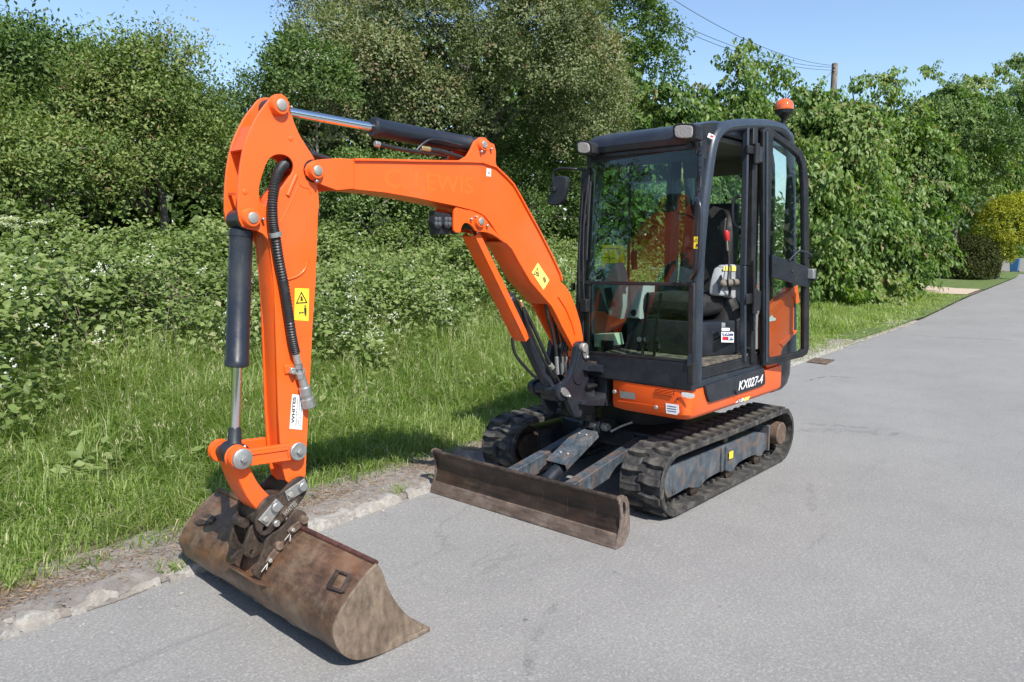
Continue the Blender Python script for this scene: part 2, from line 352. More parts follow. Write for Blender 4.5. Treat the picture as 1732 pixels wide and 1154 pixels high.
c = mixc(nt, ramp(nt, noise(nt, 3, 5, .6), [(.45, (0, 0, 0)), (.62, (.7,)*3)]), c, (.25, .235, .22))
nt.links.new(c, bs.inputs['Base Color']); bs.inputs['Roughness'].default_value = 1; bump(nt, bs, noise(nt, 55, 7, .8), 1., .02); M['dust'] = m
m, nt, bs = newmat('weathered_kerb_concrete')
c = ramp(nt, noise(nt, 22, 8, .75), [(.3, (.14, .13, .12)), (.5, (.29, .275, .255)), (.7, (.45, .435, .40))])
c = mixc(nt, ramp(nt, noise(nt, 5, 5, .6), [(.45, (0, 0, 0)), (.65, (.6,)*3)]), c, (.26, .235, .205))
nt.links.new(c, bs.inputs['Base Color']); bs.inputs['Roughness'].default_value = .95; bump(nt, bs, noise(nt, 60, 7, .75), .8, .012); M['kerb'] = m
m, nt, bs = newmat('far_grass')
c = ramp(nt, noise(nt, 3, 8, .7), [(.3, (.06, .09, .02)), (.6, (.10, .15, .035)), (.8, (.17, .19, .07))]); nt.links.new(c, bs.inputs['Base Color']); bs.inputs['Roughness'].default_value = 1
bump(nt, bs, noise(nt, 60, 4, .7), .7, .03); M['fargrass'] = m
m, nt, bs = newmat('buff_gravel')
c = ramp(nt, noise(nt, 30, 5, .8), [(.3, (.30, .24, .18)), (.6, (.48, .39, .30)), (.75, (.6, .52, .42))]); nt.links.new(c, bs.inputs['Base Color']); bs.inputs['Roughness'].default_value = 1
bump(nt, bs, noise(nt, 90, 3, .7), .6, .01); M['gravel'] = m

xs_road = np.concatenate([np.arange(-70, -14, 4.), np.arange(-14, 14.1, .5)])
ground_mesh('ground', np.array([-400, -150, -70, -30, 0, 30, 150, 400.]), np.array([-400, -100, -30, -9, 0, 9, 60, 400.]), lambda x, y: x*0-.06, M['fargrass'])
v = []; f = []
for i, x in enumerate(xs_road): v += [(x, float(kerb_y(x))-.06, 0), (x, 7.5, 0)]
for i in range(len(xs_road)-1): f.append((2*i, 2*i+2, 2*i+3, 2*i+1))
me = bpy.data.meshes.new('road'); me.from_pydata(v, [], f); finish(me, M['asphalt'], 0); top(link('road', me), None, None, kind='structure')
me = bpy.data.meshes.new('side_road'); me.from_pydata([(-56, -60, .004), (-49, -60, .004), (-49, 60, .004), (-56, 60, .004)], [], [(0, 1, 2, 3)]); finish(me, M['asphalt'], 0); top(link('side_road', me), None, None, kind='structure')
m_line = paint('road_paint', (.75, .75, .73), .7, (.4, .4, .4), .4, 12)
me = bpy.data.meshes.new('road_marking'); me.from_pydata([(-48.9, -3.8, .008), (-48.4, -3.8, .008), (-48.4, 6, .008), (-48.9, 6, .008)], [], [(0, 1, 2, 3)]); finish(me, m_line, 0); top(link('road_marking', me), None, None, kind='structure')
def unit(a): return a/np.maximum(np.linalg.norm(a, axis=-1, keepdims=True), 1e-9)
# tyre marks, a joint and a crack in the asphalt: thin broken ribbons lying on it
def mark_mat(name, col, lo, hi, sc, st, amt=1.):
    m = bpy.data.materials.new(name); m.use_nodes = True; nt = m.node_tree; bs = nt.nodes['Principled BSDF']; bs.inputs['Base Color'].default_value = col+(1,); bs.inputs['Roughness'].default_value = .8
    f = ramp(nt, noise(nt, sc, 6, .7, stretch=st), [(lo, (0, 0, 0)), (hi, (amt,)*3)]); nt.links.new(f, bs.inputs['Alpha']); return m
m_ty = mark_mat('rubber_smear', (.06, .06, .062), .42, .80, 9, (1, 1, 1), .30)
m_ck = mark_mat('crack_line', (.045, .042, .04), .40, .50, 14, (1, 1, 1), .5)
def ribbon(name, pix, wd, mat, z=.004):
    pts = [np.array(PZ(x, y, z)) for x, y in pix]; path = spline(pts, 10); v = []; f = []; q_ = random.Random(len(pix)*7+int(pix[0][0]))
    for i, p in enumerate(path):
        a = path[max(i-1, 0)]; b = path[min(i+1, len(path)-1)]; t = unit(b-a); nn_ = np.array([-t[1], t[0], 0]); w2 = wd*(.7+.6*q_.random())/2*min(1, min(i, len(path)-1-i)/4+.15); j = nn_*(q_.random()-.5)*wd*.4
        v += [tuple(p+nn_*w2+j), tuple(p-nn_*w2+j)]
    for i in range(len(path)-1): f.append((2*i, 2*i+1, 2*i+3, 2*i+2))
    me = bpy.data.meshes.new(name); me.from_pydata(v, [], f); finish(me, mat, 0); top(link(name, me), None, None, kind='structure')
for pix, wd in ((((893, 1154), (897, 1110), (912, 1060), (945, 1015)), .05), (((1372, 812), (1371, 840), (1376, 870)), .05), (((1345, 728), (1400, 727), (1470, 731), (1565, 739)), .16), (((1350, 716), (1420, 720), (1520, 727)), .10)):
    ribbon('tyre_mark', pix, wd, m_ty)
for pix, wd in ((((1536, 566), (1600, 571), (1680, 574), (1731, 578)), .035), (((1360, 645), (1400, 637), (1455, 640)), .02)):
    ribbon('road_crack', pix, wd, m_ck, .005)
# kerbside strip, verge and bank as one sheet each, edges following the road
def strip_sheet(name, xs, offs, zadd, mat, zfun=ground_z, wob=0, seed=0):
    v = []; f = []; n = len(offs)
    for x in xs:
        for k, o in enumerate(offs):
            oo = o+(wob*(float(vnoise(np.array(x), np.array(k*3.3), .35, seed))-.5) if wob else 0)
            y = float(kerb_y(x))-oo; v.append((x, y, float(zfun(np.array(x), np.array(y)))+zadd))
    for i in range(len(xs)-1):
        for k in range(n-1): a = i*n+k; f.append((a, a+1, a+n+1, a+n))
    me = bpy.data.meshes.new(name); me.from_pydata(v, [], f); finish(me, mat, 60); o = link(name, me); o['kind'] = 'structure'; return o
xv = np.concatenate([np.arange(-66, -20, 2.), np.arange(-20, 12.1, .25)])
strip_sheet('verge', xv, [.04, .12]+list(np.arange(.25, 5, .25))+list(np.arange(5, 12, .5))+[14, 20], 0, M['soil'])
me_ = strip_sheet('kerbside_dirt', np.arange(-14, 12.1, .12), [-.035, .03, .09, .16, .24, .32, .42, .52], .006, M['dust'], lambda x, y: np.maximum(ground_z(x, y)+.010, .022)*np.clip((kerb_y(x)-y+.02)/.08, 0, 1)+(.016*(vnoise(x, y, .06, 5)-.4)+.010*(vnoise(x, y, .15, 6)-.5))*np.clip((kerb_y(x)-y+.02)/.1, 0, 1)-.002, .07, 9)
# kerb: bedding strip with separate stones
kb = strip_sheet('kerb', np.arange(-9, 12.1, .5), [.0, .005, .09, .095], 0, M['kerb'], lambda x, y: -.004+.012*(np.abs(kerb_y(x)-y-.04) < .04))
rk = random.Random(11)
def kerb_stone(x0, x1, h, wd, push, rough):
    n = max(6, int((x1-x0)/.045)); m_ = 7; bm = bmesh.new(); rows = []
    sd_ = rk.randint(0, 999)
    for i in range(n+1):
        x = x0+(x1-x0)*i/n; y0 = float(kerb_y(x)); e = min(1, min(i, n-i)/1.5); row = []
        for k in range(m_+1):
            t = k/m_; z = (.004+.82*h*math.sin(math.pi*min(1, max(0, t*1.15-.02)))**.42*(.55+.45*e)) if 0 < k < m_ else -.02
            y = y0+.035+push-wd*t
            if 0 < k < m_:
                q_ = float(vnoise(np.array(x+sd_), np.array(y*1.5), .07, 4))-.5; q2 = float(vnoise(np.array(x+sd_), np.array(y), .025, 6))-.5
                z += rough*(q_*1.3+q2*.7); z = max(z, .006); y += rough*q2*1.1
            row.append(bm.verts.new((x+(0 if 0 < i < n else .006*math.sin(k*2)), y, z)))
        rows.append(row)
    for a, b in zip(rows, rows[1:]):
        for k in range(m_): bm.faces.new((a[k], a[k+1], b[k+1], b[k]))
    bm.faces.new(rows[0]); bm.faces.new(rows[-1][::-1])
    return obj('kerb_stone', bm, M['kerb'], kb, 50)
for a, b, h, wd, pu, ro in ((4.75, 6.2, .045, .13, .0, .04), (4.02, 4.70, .042, .12, .01, .05), (3.72, 3.98, .052, .14, .0, .06), (3.50, 3.70, .040, .10, .0, .05), (3.30, 3.48, .025, .07, .0, .04), (3.02, 3.26, .028, .09, .02, .045), (1.72, 2.62, .062, .15, .02, .034), (1.30, 1.66, .055, .14, .02, .04), (.35, 1.27, .06, .15, .0, .035)):
    kerb_stone(a, b, h, wd, pu, ro)
x = .32
while x > -8:
    L = rk.uniform(.7, .95); kerb_stone(x-L+.02, x, rk.uniform(.035, .055), .14, 0, .02); x -= L
# drain cover beside the far kerb
def drain():
    a, b, c_, d_ = [PZ(x, y, .012) for x, y in ((1378, 605), (1412, 609), (1398, 616), (1364, 612))]
    bm = bmesh.new()
    for i in range(6):
        t0, t1 = i/6+.015, (i+1)/6-.015
        q_ = [a.lerp(b, t0), a.lerp(b, t1), d_.lerp(c_, t1), d_.lerp(c_, t0)]
        lo = [bm.verts.new(p-Vector((0, 0, .02))) for p in q_]; hi = [bm.verts.new(p+Vector((0, 0, .004))) for p in q_]
        bm.faces.new(hi)
        for k in range(4): bm.faces.new((lo[k], lo[(k+1) % 4], hi[(k+1) % 4], hi[k]))
    top(obj('drain_cover', bm, M['hub'], None, 0), 'rusty red-brown drain cover set in the road against the kerb', 'drain cover')
drain()
# gravel drive and mown strips far along the verge
def zs(x, y): return ground_z(x, y)
strip_sheet('gravel_drive', np.arange(-30, -25.4, .5), [.15, 1, 2, 3, 4, 6, 9], .03, M['gravel'])
strip_sheet('mown_grass', np.arange(-58, -29.9, 1.), [.02, 1, 2, 3, 4, 6, 9], .02, M['fargrass'])
strip_sheet('mown_grass', np.arange(-25.5, -8.9, .5), [.03, .5, 1, 2, 3], .02, M['fargrass'])

# ================================================================== PLANTS
def leaf_material(name, cols, trans=.35, rough=.5, spec=.3):
    """tint (0..1, one value for each leaf) picks the leaf's own colour"""
    m = bpy.data.materials.new(name); m.use_nodes = True; nt = m.node_tree; bs = nt.nodes['Principled BSDF']; out = nt.nodes['Material Output']
    at = N(nt, 'ShaderNodeAttribute', attribute_name='tint')
    st = [(i/(len(cols)-1), c) for i, c in enumerate(cols)]
    c = ramp(nt, at.outputs['Fac'], st); nt.links.new(c, bs.inputs['Base Color']); bs.inputs['Roughness'].default_value = rough; bs.inputs['Specular IOR Level'].default_value = spec
    tr = N(nt, 'ShaderNodeBsdfTranslucent'); cc = mixc(nt, 1., c, (1.25, 1.5, .45), 'MULTIPLY'); nt.links.new(cc, tr.inputs[0])
    mx = N(nt, 'ShaderNodeMixShader'); mx.inputs[0].default_value = trans; nt.links.new(bs.outputs[0], mx.inputs[1]); nt.links.new(tr.outputs[0], mx.inputs[2]); nt.links.new(mx.outputs[0], out.inputs[0])
    return m
M['hawthorn'] = leaf_material('hawthorn_leaves', [(.044, .072, .017), (.090, .138, .032), (.145, .20, .052), (.22, .27, .083), (.20, .135, .07)], .30, .5, .3)
M['hawthorn_dark'] = leaf_material('dark_hedge_leaves', [(.034, .067, .016), (.072, .122, .029), (.118, .182, .046), (.19, .26, .08)], .28, .5, .3)
M['willow'] = leaf_material('olive_willow_leaves', [(.052, .074, .026), (.102, .130, .050), (.158, .188, .080), (.23, .25, .12), (.20, .13, .075)], .28, .5, .3)
M['bright'] = leaf_material('bright_tree_leaves', [(.025, .055, .010), (.055, .105, .016), (.10, .165, .030), (.13, .19, .045)], .38, .5, .3)
M['cherry'] = leaf_material('cherry_leaves', [(.026, .058, .012), (.062, .118, .022), (.115, .190, .038), (.18, .255, .065), (.24, .17, .085)], .36, .45, .35)
M['bramble'] = leaf_material('bramble_leaves', [(.050, .080, .020), (.100, .148, .038), (.165, .225, .066), (.25, .30, .12), (.32, .26, .18)], .32, .5, .3)
M['grassblade'] = leaf_material('grass_blades', [(.090, .140, .026), (.165, .245, .052), (.245, .325, .088), (.36, .41, .17), (.55, .50, .33)], .48, .5, .4)
M['golden'] = leaf_material('golden_conifer', [(.06, .085, .012), (.18, .20, .02), (.36, .36, .03), (.55, .52, .07)], .3, .6, .2)
M['darkconifer'] = leaf_material('dark_conifer', [(.025, .035, .008), (.05, .06, .012), (.09, .10, .015)], .25, .6, .2)
M['petal'] = leaf_material('white_petals', [(.50, .50, .44), (.66, .66, .60), (.75, .75, .72)], .3, .6, .2)
M['dry'] = leaf_material('dry_needles', [(.16, .09, .055), (.26, .16, .10), (.38, .28, .18), (.10, .07, .045)], .1, .8, .1)
M['bark'] = steel_mat('grey_bark', (.06, .05, .04), (.13, .115, .095), (.22, .20, .17), 14, rough=.95, metal=0)
M['twig'] = steel_mat('twig_bark', (.09, .065, .045), (.17, .135, .10), (.27, .23, .19), 20, rough=.95, metal=0)
def unit(a): return a/np.maximum(np.linalg.norm(a, axis=-1, keepdims=True), 1e-9)
def leaf_obj(name, p, d, n, L, W, tint, mat, parent=None, fold=.18, smooth=0, curl=.0, six=False):
    d = unit(d); s = unit(np.cross(d, n)); u = np.cross(s, d); L = L[:, None]; W = W[:, None]; k = len(p)
    if six:
        v = np.stack([p, p+d*L*.28+s*W*.42+u*L*.02, p+d*L*.62+s*W*.46-u*L*curl*.5, p+d*L-u*L*curl*1.6, p+d*L*.62-s*W*.46-u*L*curl*.5, p+d*L*.28-s*W*.42+u*L*.02], 1)
        v[:, (1, 2, 4, 5)] += (u*W*fold)[:, None]; m_ = 6; fl = [(0, 1, 2, 3), (0, 3, 4, 5)]
    else:
        v = np.stack([p, p+d*L*.45+s*W*.5+u*W*fold, p+d*L-u*L*curl, p+d*L*.45-s*W*.5+u*W*fold], 1); m_ = 4; fl = [(0, 1, 2), (0, 2, 3)]
    b = np.arange(k)[:, None]*m_; idx = np.concatenate([b+np.array(q_)[None] for q_ in fl], 1).reshape(-1)
    me = bpy.data.meshes.new(name); nf = k*len(fl); fs = len(fl[0])
    me.vertices.add(k*m_); me.vertices.foreach_set('co', v.reshape(-1).astype(np.float32))
    me.loops.add(nf*fs); me.loops.foreach_set('vertex_index', idx.astype(np.int32))
    me.polygons.add(nf); me.polygons.foreach_set('loop_start', np.arange(0, nf*fs, fs, dtype=np.int32))
    at = me.attributes.new('tint', 'FLOAT', 'FACE'); at.data.foreach_set('value', np.repeat(tint, len(fl)).astype(np.float32))
    me.materials.append(mat); me.update(calc_edges=True)
    return link(name, me, parent)
def rdir(n): return unit(rng.normal(size=(n, 3)))
def crown(name, blobs, n, L, mat, parent, facing=None, droop=.0, shoot=(.15, .5), per=12, up=.25, wr=.55, tmean=.45, six=False, depth_=.35, spread=.06, rough_=.12, hang=0., gsc=.75):
    """leafy shoots growing out of a cloud of overlapping lobes; blobs = (x, y, z, rx, ry, rz)"""
    B_ = np.array(blobs, float); area = (B_[:, 3]*B_[:, 5]); area[0] *= .45; ns = n//per
    bi = rng.choice(len(B_), size=int(ns*3.6), p=area/area.sum()); dr = rdir(len(bi)); dr[:, 2] = np.where(dr[:, 2] < -.45, -dr[:, 2], dr[:, 2])
    if facing is not None:
        w_ = dr@np.array(facing); keep = rng.random(len(bi)) < np.clip(.25+.9*(w_+.2), .06, 1); bi = bi[keep]; dr = dr[keep]
    rad = 1-depth_*.8*rng.random(len(bi))**1.8; p = B_[bi, :3]+dr*B_[bi, 3:6]*rad[:, None]
    inside = np.zeros(len(p))
    for j in range(len(B_)):
        q_ = ((p-B_[j, :3])/B_[j, 3:6]); inside = np.maximum(inside, (np.linalg.norm(q_, axis=1) < .62)*(bi != j))
    k = inside < .5; p = p[k]; dr = dr[k]; bi = bi[k]
    gaps = .65*vnoise(p[:, 0]+p[:, 1]*.7, p[:, 2]+p[:, 1]*.3, gsc, 12)+.35*vnoise(p[:, 0]-p[:, 1]*.4, p[:, 2]+p[:, 0]*.2, gsc*.45, 13); k = (gaps > rough_*1.7) | (bi == 0); p = p[k][:ns]; dr = dr[k][:ns]; bi = bi[k][:ns]
    ns = len(p); sd_ = unit(dr*.8+rdir(ns)*.55+np.array([0, 0, up])); sl = shoot[0]+(shoot[1]-shoot[0])*rng.random(ns)**2
    t = (np.arange(per)[None]+rng.random((ns, per)))/per
    pos = p[:, None]+sd_[:, None]*(sl[:, None]*t)[..., None]+rng.normal(size=(ns, per, 3))*spread
    pos[..., 2] -= droop*(t**2)*sl[:, None]
    pos = pos.reshape(-1, 3); m_ = len(pos); s3 = np.repeat(sd_, per, 0); dr3 = np.repeat(dr, per, 0)
    d = unit(s3*(.5-.25*hang)+rdir(m_)*(.8-.25*hang)+np.array([0, 0, -droop*.6-hang])); nn = unit(dr3*(1.1+.3*hang)+rdir(m_)*.42+np.array([0, 0, .45]))
    lt = rng.normal(size=len(B_))*.14; lt[0] = -.05; tmean = tmean+np.repeat(lt[bi], per)  # main mass tinted darker: inner leaf tone plus painted shade in the gaps
    LL = L*(.65+.6*rng.random(m_)); tn = np.clip(tmean+rng.normal(size=m_)*.13+np.repeat(rng.normal(size=ns)*.10+.16*(t.mean(1)-.5), per)+.20*(np.repeat(vnoise(p[:, 0], p[:, 2]+p[:, 1], .5, 8), per)-.5), 0, 1)
    reds = rng.random(ns) < np.where(lt[bi] > .05, .20 if hang == 0 else .05, .03); tn = np.where(np.repeat(reds, per) & (rng.random(m_) < .6), .97, np.minimum(tn, .82))
    return leaf_obj(name, pos, d, nn, LL, LL*wr, tn, mat, parent, curl=.08 if droop else .03, six=six)
def lobes(c, r, n, small=(.35, .6), seed=0, flat=.85, front=None):
    """main mass plus irregular lobes round it"""
    q_ = np.random.default_rng(seed); out = [(*c, r[0]*.78, r[1]*.78, r[2]*.80)]
    for i in range(int(n*1.9)):
        d = q_.normal(size=3); d /= np.linalg.norm(d); d[2] = d[2] if d[2] > -.5 else -d[2]
        k = q_.uniform(.68, .98); s = q_.uniform(.17, .36)*min(r)
        out.append((c[0]+d[0]*r[0]*k, c[1]+d[1]*r[1]*k, c[2]+d[2]*r[2]*k, s, s, s*flat))
    return out
def trunk(parent, base, topz, r, limbs, seed, spread=1.2, mat=None):
    q_ = random.Random(seed); bm = bmesh.new(); b = Vector(base); tpt = Vector((b.x+q_.uniform(-.2, .2), b.y+q_.uniform(-.2, .2), topz))
    mid = b.lerp(tpt, .5)+Vector((q_.uniform(-.15, .15), q_.uniform(-.15, .15), 0))
    add_tube(bm, spline([b, mid, tpt], 5), lambda t: r*(1-.65*t), 8)
    for i in range(limbs):
        s0 = b.lerp(tpt, q_.uniform(.35, .95)); a = q_.uniform(0, 6.28); l = q_.uniform(.6, 1)*spread
        e = s0+Vector((math.cos(a)*l, math.sin(a)*l, q_.uniform(.2, .9)*l)); m_ = s0.lerp(e, .5)+Vector((0, 0, .12*l))
        add_tube(bm, spline([s0, m_, e], 4), lambda t: r*.42*(1-.8*t)+.004, 6)
    return obj('trunk', bm, mat or M['bark'], parent, 60)
def at(x, y, Yp): p = P(x, y, Yp); return p
def tree(name, label, cat, base, c, r, nl, n, L, mat, seed, group=None, droop=0, limbs=9, extra=(), **kw):
    g = empty(name, base); top(g, label, cat, group); bl_ = lobes((c[0]-base[0], c[1]-base[1], c[2]-base[2]), r, nl, seed=seed)+[(e[0]-base[0], e[1]-base[1], e[2]-base[2], *e[3:]) for e in extra]
    trunk(g, (0, 0, -.1), c[2]-base[2]+r[2]*.35, .05+.025*r[2], limbs, seed, r[0]*.8)
    crown('crown', bl_, n, L, mat, g, droop=droop, **kw); return g
FAC = tuple(unit(np.array([.35, .9, .15])))
DET = 1.0
def tree_px(name, label, cat, cx, cy, rx, rz, Yp, L, mat, seed, cov=3.6, nl=26, group=None, ry=None, extra=(), wr=.5, **kw):
    c = P(cx, cy, Yp); s = depth(c)/FPX; r = (rx*s, (ry or rx*s*.8), rz*s)
    base = (c.x, c.y, float(ground_z(np.array(c.x), np.array(c.y))))
    ex_ = []
    for (x, y, rp, dy) in extra:
        e = P(x, y, Yp+dy); k = rp*depth(e)/FPX; ex_.append((e.x, e.y, e.z, k, k, k))
    area = math.pi*r[0]*r[2]*1.15+sum(math.pi*e[3]**2 for e in ex_)
    n = int(DET*cov*area/(.5*L*L*wr))
    return tree(name, label, cat, base, tuple(c), r, nl, n, L, mat, seed, group, extra=ex_, facing=FAC, wr=wr, **kw)
T = tree_px
# left-hand hedge trees
T('hedge_tree', 'dark green hedge tree rising behind the hawthorn at the far left edge', 'tree', 70, 205, 190, 138, -11.5, .085, M['hawthorn_dark'], 21, 4.2, group='trees behind the brambles')
T('hawthorn_tree', 'hawthorn tree with small reddish fruit just left of the raised arm', 'tree', 262, 262, 138, 172, -9.6, .068, M['hawthorn'], 22, 4.8, group='trees behind the brambles', extra=((210, 62, 16, .2), (290, 92, 16, .2), (335, 105, 15, 0), (320, 80, 10, 0), (250, 110, 30, 0)), shoot=(.15, .7))
T('hawthorn_tree', 'low hawthorn bush above the brambles at the left edge of the hedge', 'tree', 60, 330, 150, 110, -9.0, .068, M['hawthorn'], 23, 4.4, group='trees behind the brambles')
T('hawthorn_tree', 'hawthorn crown cut by the left border of the photo', 'tree', -180, 260, 180, 165, -9.5, .07, M['hawthorn'], 24, 2.6, group='trees behind the brambles')
T('hedge_tree', 'shrubby tree in the dip of the skyline between hawthorn and willow', 'tree', 420, 300, 90, 125, -10.5, .065, M['hawthorn_dark'], 25, 3.4, group='trees behind the brambles', extra=((425, 160, 22, 0), (395, 185, 20, 0)))
T('hawthorn_tree', 'dark green bush seen below the horizontal part of the boom', 'tree', 640, 370, 150, 95, -9.2, .068, M['hawthorn_dark'], 26, 3.4, group='trees behind the brambles')
# the big olive tree behind the boom and its neighbours
T('willow_tree', 'large olive-green tree filling the middle behind the boom, tinged red-brown', 'tree', 790, 170, 270, 235, -11.0, .082, M['willow'], 31, 4.8, nl=46, group='trees behind the brambles', extra=((500, 165, 50, 0), (470, 210, 45, 0), (560, 220, 60, .5), (1050, 260, 50, 0), (1010, 180, 60, 0)))
T('willow_tree', 'loose greyish tree with hanging twigs behind the white elder flowers', 'tree', 545, 30, 75, 80, -15.0, .085, M['willow'], 32, 2.6, group='trees behind the brambles', droop=.25, shoot=(.3, 1.0))
T('hedge_tree', 'dark undergrowth tree between the boom and the cab', 'tree', 900, 350, 130, 110, -9.8, .065, M['hawthorn_dark'], 33, 3.0, group='trees behind the brambles')
T('sycamore_tree', 'tall bright green tree rising out of the top of the photo above the cab', 'tree', 1030, 70, 110, 130, -15.5, .13, M['bright'], 34, 3.2, wr=.8, group='trees behind the brambles', extra=((1130, 75, 22, 0), (1110, 110, 28, 0), (1125, 140, 26, 0)), shoot=(.3, .9), rough_=.17)
# thicket closing the gaps between and behind the trees
n = 56000; tx = rng.uniform(-350, 1780, n); sky_ = np.interp(tx, [-350, 0, 150, 260, 380, 430, 480, 1050, 1130, 1330, 1780], [60, 70, 75, 120, 215, 235, 60, 60, 215, 225, 215])
ty = sky_+25*(vnoise(tx, tx*0, 45, 77)-.5)+(440-sky_)*rng.random(n)**.9; tp = np.array([P(a, b, -13.2-2.2*r_) for a, b, r_ in zip(tx, ty, rng.random(n))])
td = np.array([depth(p) for p in tp]); tl = .0160*td*(.6+.8*rng.random(n)); th_k = leaf_obj('background_thicket', tp, rdir(n), rdir(n)*.8+np.array([.2, .6, .5]), tl, tl*.6, np.clip(.35+rng.normal(size=n)*.16, 0, 1), M['hawthorn_dark']); th_k['kind'] = 'stuff'
# trees further along the hedge, and the hedge across the road, both beyond the frame (the cab glass mirrors them)
for i, (X_, r_) in enumerate(((9.5, 2.3), (14.5, 2.5))):
    tree('hawthorn_tree', ('hawthorn tree beyond the left border of the photo', 'last hawthorn tree of the hedge beyond the left border')[i], 'tree', (X_, -10.3, 1.), (X_, -10.3, 3.6), (r_, 2.0, 2.9), 20, 12000, .13, M['hawthorn'], 80+i, 'trees behind the brambles')
n = 16000; ox = rng.uniform(-45, 12, n); oz = 3.6*rng.random(n)**.8; op = np.stack([ox, 10.5+.6*rng.normal(size=n)+.5*vnoise(ox, oz, 1.5, 90), oz], 1)
oh = leaf_obj('opposite_hedge', op, rdir(n), rdir(n)*.5+np.array([0, -.8, .5]), rng.uniform(.18, .36, n), rng.uniform(.12, .22, n), np.clip(.5+rng.normal(size=n)*.17, 0, 1), M['hawthorn_dark']); oh['kind'] = 'stuff'
# elder blossom
e0 = P(522, 99, -9.4); g = empty('elder_shrub', (e0.x, e0.y, 1.0)); top(g, 'elder shrub with cream flower heads left of the large olive tree', 'shrub')
crown('foliage', [(0, 0, e0.z-1.5, .9, .6, .55), (.3, 0, e0.z-1.1, .35, .3, .2)], 6000, .085, M['hawthorn_dark'], g, facing=FAC)
pp_ = []
for x, y in ((515, 96), (526, 94), (538, 99), (505, 102), (530, 106), (548, 101), (536, 124)):
    c = P(x, y, -9.0); pp_.append(rng.normal(size=(110, 3))*(.10, .08, .035)+np.array([c.x-e0.x, c.y-e0.y, c.z-1.0]))
pp_ = np.concatenate(pp_); leaf_obj('blossom', pp_, rdir(len(pp_)), rdir(len(pp_))+np.array([0, .4, 1]), np.full(len(pp_), .035), np.full(len(pp_), .03), rng.random(len(pp_)), M['petal'], g)
trunk(g, (0, 0, -.6), e0.z-1.6, .05, 4, 3, .6)
# cherry trees along the verge on the right
CG = 'cherry trees along the verge on the right'
kw = dict(group=CG, droop=.45, per=14, wr=.58, shoot=(.35, 1.1), up=.25, spread=.05, rough_=.235, tmean=.50, depth_=.45, hang=.7, gsc=.62)
T('cherry_tree', 'cherry tree seen through the windows and over the roof of the cab', 'tree', 1130, 300, 95, 130, -7.6, .15, M['cherry'], 41, 5.0, limbs=12, extra=((1110, 190, 32, 0), (1165, 185, 25, 0)), **kw)
T('cherry_tree', 'cherry tree with upright sprays against the sky beside the orange beacon', 'tree', 1240, 300, 95, 150, -7.2, .155, M['cherry'], 42, 5.5, limbs=14, extra=((1230, 400, 80, .6), (1235, 130, 16, 0), (1245, 105, 16, 0), (1268, 92, 12, 0), (1290, 135, 24, 0), (1315, 140, 14, 0), (1260, 150, 22, 0)), **kw)
T('cherry_tree', 'full cherry tree directly behind the open cab door', 'tree', 1375, 350, 105, 150, -5.4, .165, M['cherry'], 43, 6.0, limbs=16, extra=((1330, 520, 45, 1.6), (1400, 520, 40, 1.4), (1420, 400, 80, .8), (1350, 350, 80, .8), (1400, 260, 80, .6), (1390, 480, 60, .7), (1340, 440, 60, .3), (1360, 190, 30, 0)), **kw)
T('cherry_tree', 'cherry tree hanging over the verge right of the cab door', 'tree', 1500, 320, 95, 145, -5.3, .17, M['cherry'], 44, 6.0, limbs=16, extra=((1470, 505, 42, 1.6), (1525, 480, 30, 1.6), (1500, 380, 70, 1.0), (1545, 330, 60, .8), (1500, 460, 50, 1.0), (1545, 430, 45, .8), (1480, 150, 18, 0), (1570, 135, 13, 0), (1500, 150, 16, 0), (1445, 170, 20, 0)), **kw)
T('cherry_tree', 'cherry tree with bare pale branches above the golden conifer', 'tree', 1625, 270, 90, 120, -6.0, .18, M['cherry'], 45, 5.0, limbs=18, extra=((1600, 300, 50, .4), (1600, 230, 70, .2), (1640, 165, 30, 0), (1690, 135, 16, 0), (1712, 115, 16, 0), (1600, 165, 20, 0)), **kw)
T('cherry_tree', 'furthest cherry tree cut by the right border of the photo', 'tree', 1755, 240, 90, 130, -7.5, .17, M['cherry'], 46, 4.0, limbs=14, extra=((1725, 165, 22, 0),), **kw)
T('hedge_tree', 'dark hedge mass behind the row of cherry trees', 'tree', 1450, 320, 300, 120, -10.0, .17, M['hawthorn_dark'], 47, 2.2, group='trees behind the brambles')
# conifers where the verge ends
gp_ = PZ(1668, 473, .05)
s_ = depth(gp_)/FPX; gp_ = PZ(1685, 473, .05)
g = empty('golden_conifer', tuple(gp_)); top(g, 'yellow-tipped rounded conifer at the end of the verge by the road', 'conifer')
crown('crown', [(0, 0, 80*s_, 38*s_, 38*s_, 52*s_), (-.9, .6, 98*s_, 28*s_, 28*s_, 38*s_), (-.6, 1.2, 75*s_, 22*s_, 22*s_, 45*s_), (.3, 0, 45*s_, 22*s_, 22*s_, 38*s_)], 26000, .14, M['golden'], g, per=10, wr=.35, shoot=(.15, .55), tmean=.52, up=.9, rough_=.05)
trunk(g, (0, 0, 0), 2.5, .12, 3, 5)
gp2 = PZ(1636, 474, .05); g = empty('dark_conifer', tuple(gp2)); top(g, 'low dark green conifer bush beside the golden one', 'conifer')
crown('crown', [(0, 0, 32*s_, 36*s_, 30*s_, 38*s_), (.9, -.6, 24*s_, 26*s_, 26*s_, 30*s_), (-.6, .4, 26*s_, 34*s_, 24*s_, 38*s_), (0, 0, 12*s_, 40*s_, 30*s_, 20*s_)], 30000, .14, M['darkconifer'], g, per=10, wr=.4, shoot=(.1, .3), tmean=.4, rough_=.05)
trunk(g, (0, 0, 0), 1.6, .10, 3, 6)
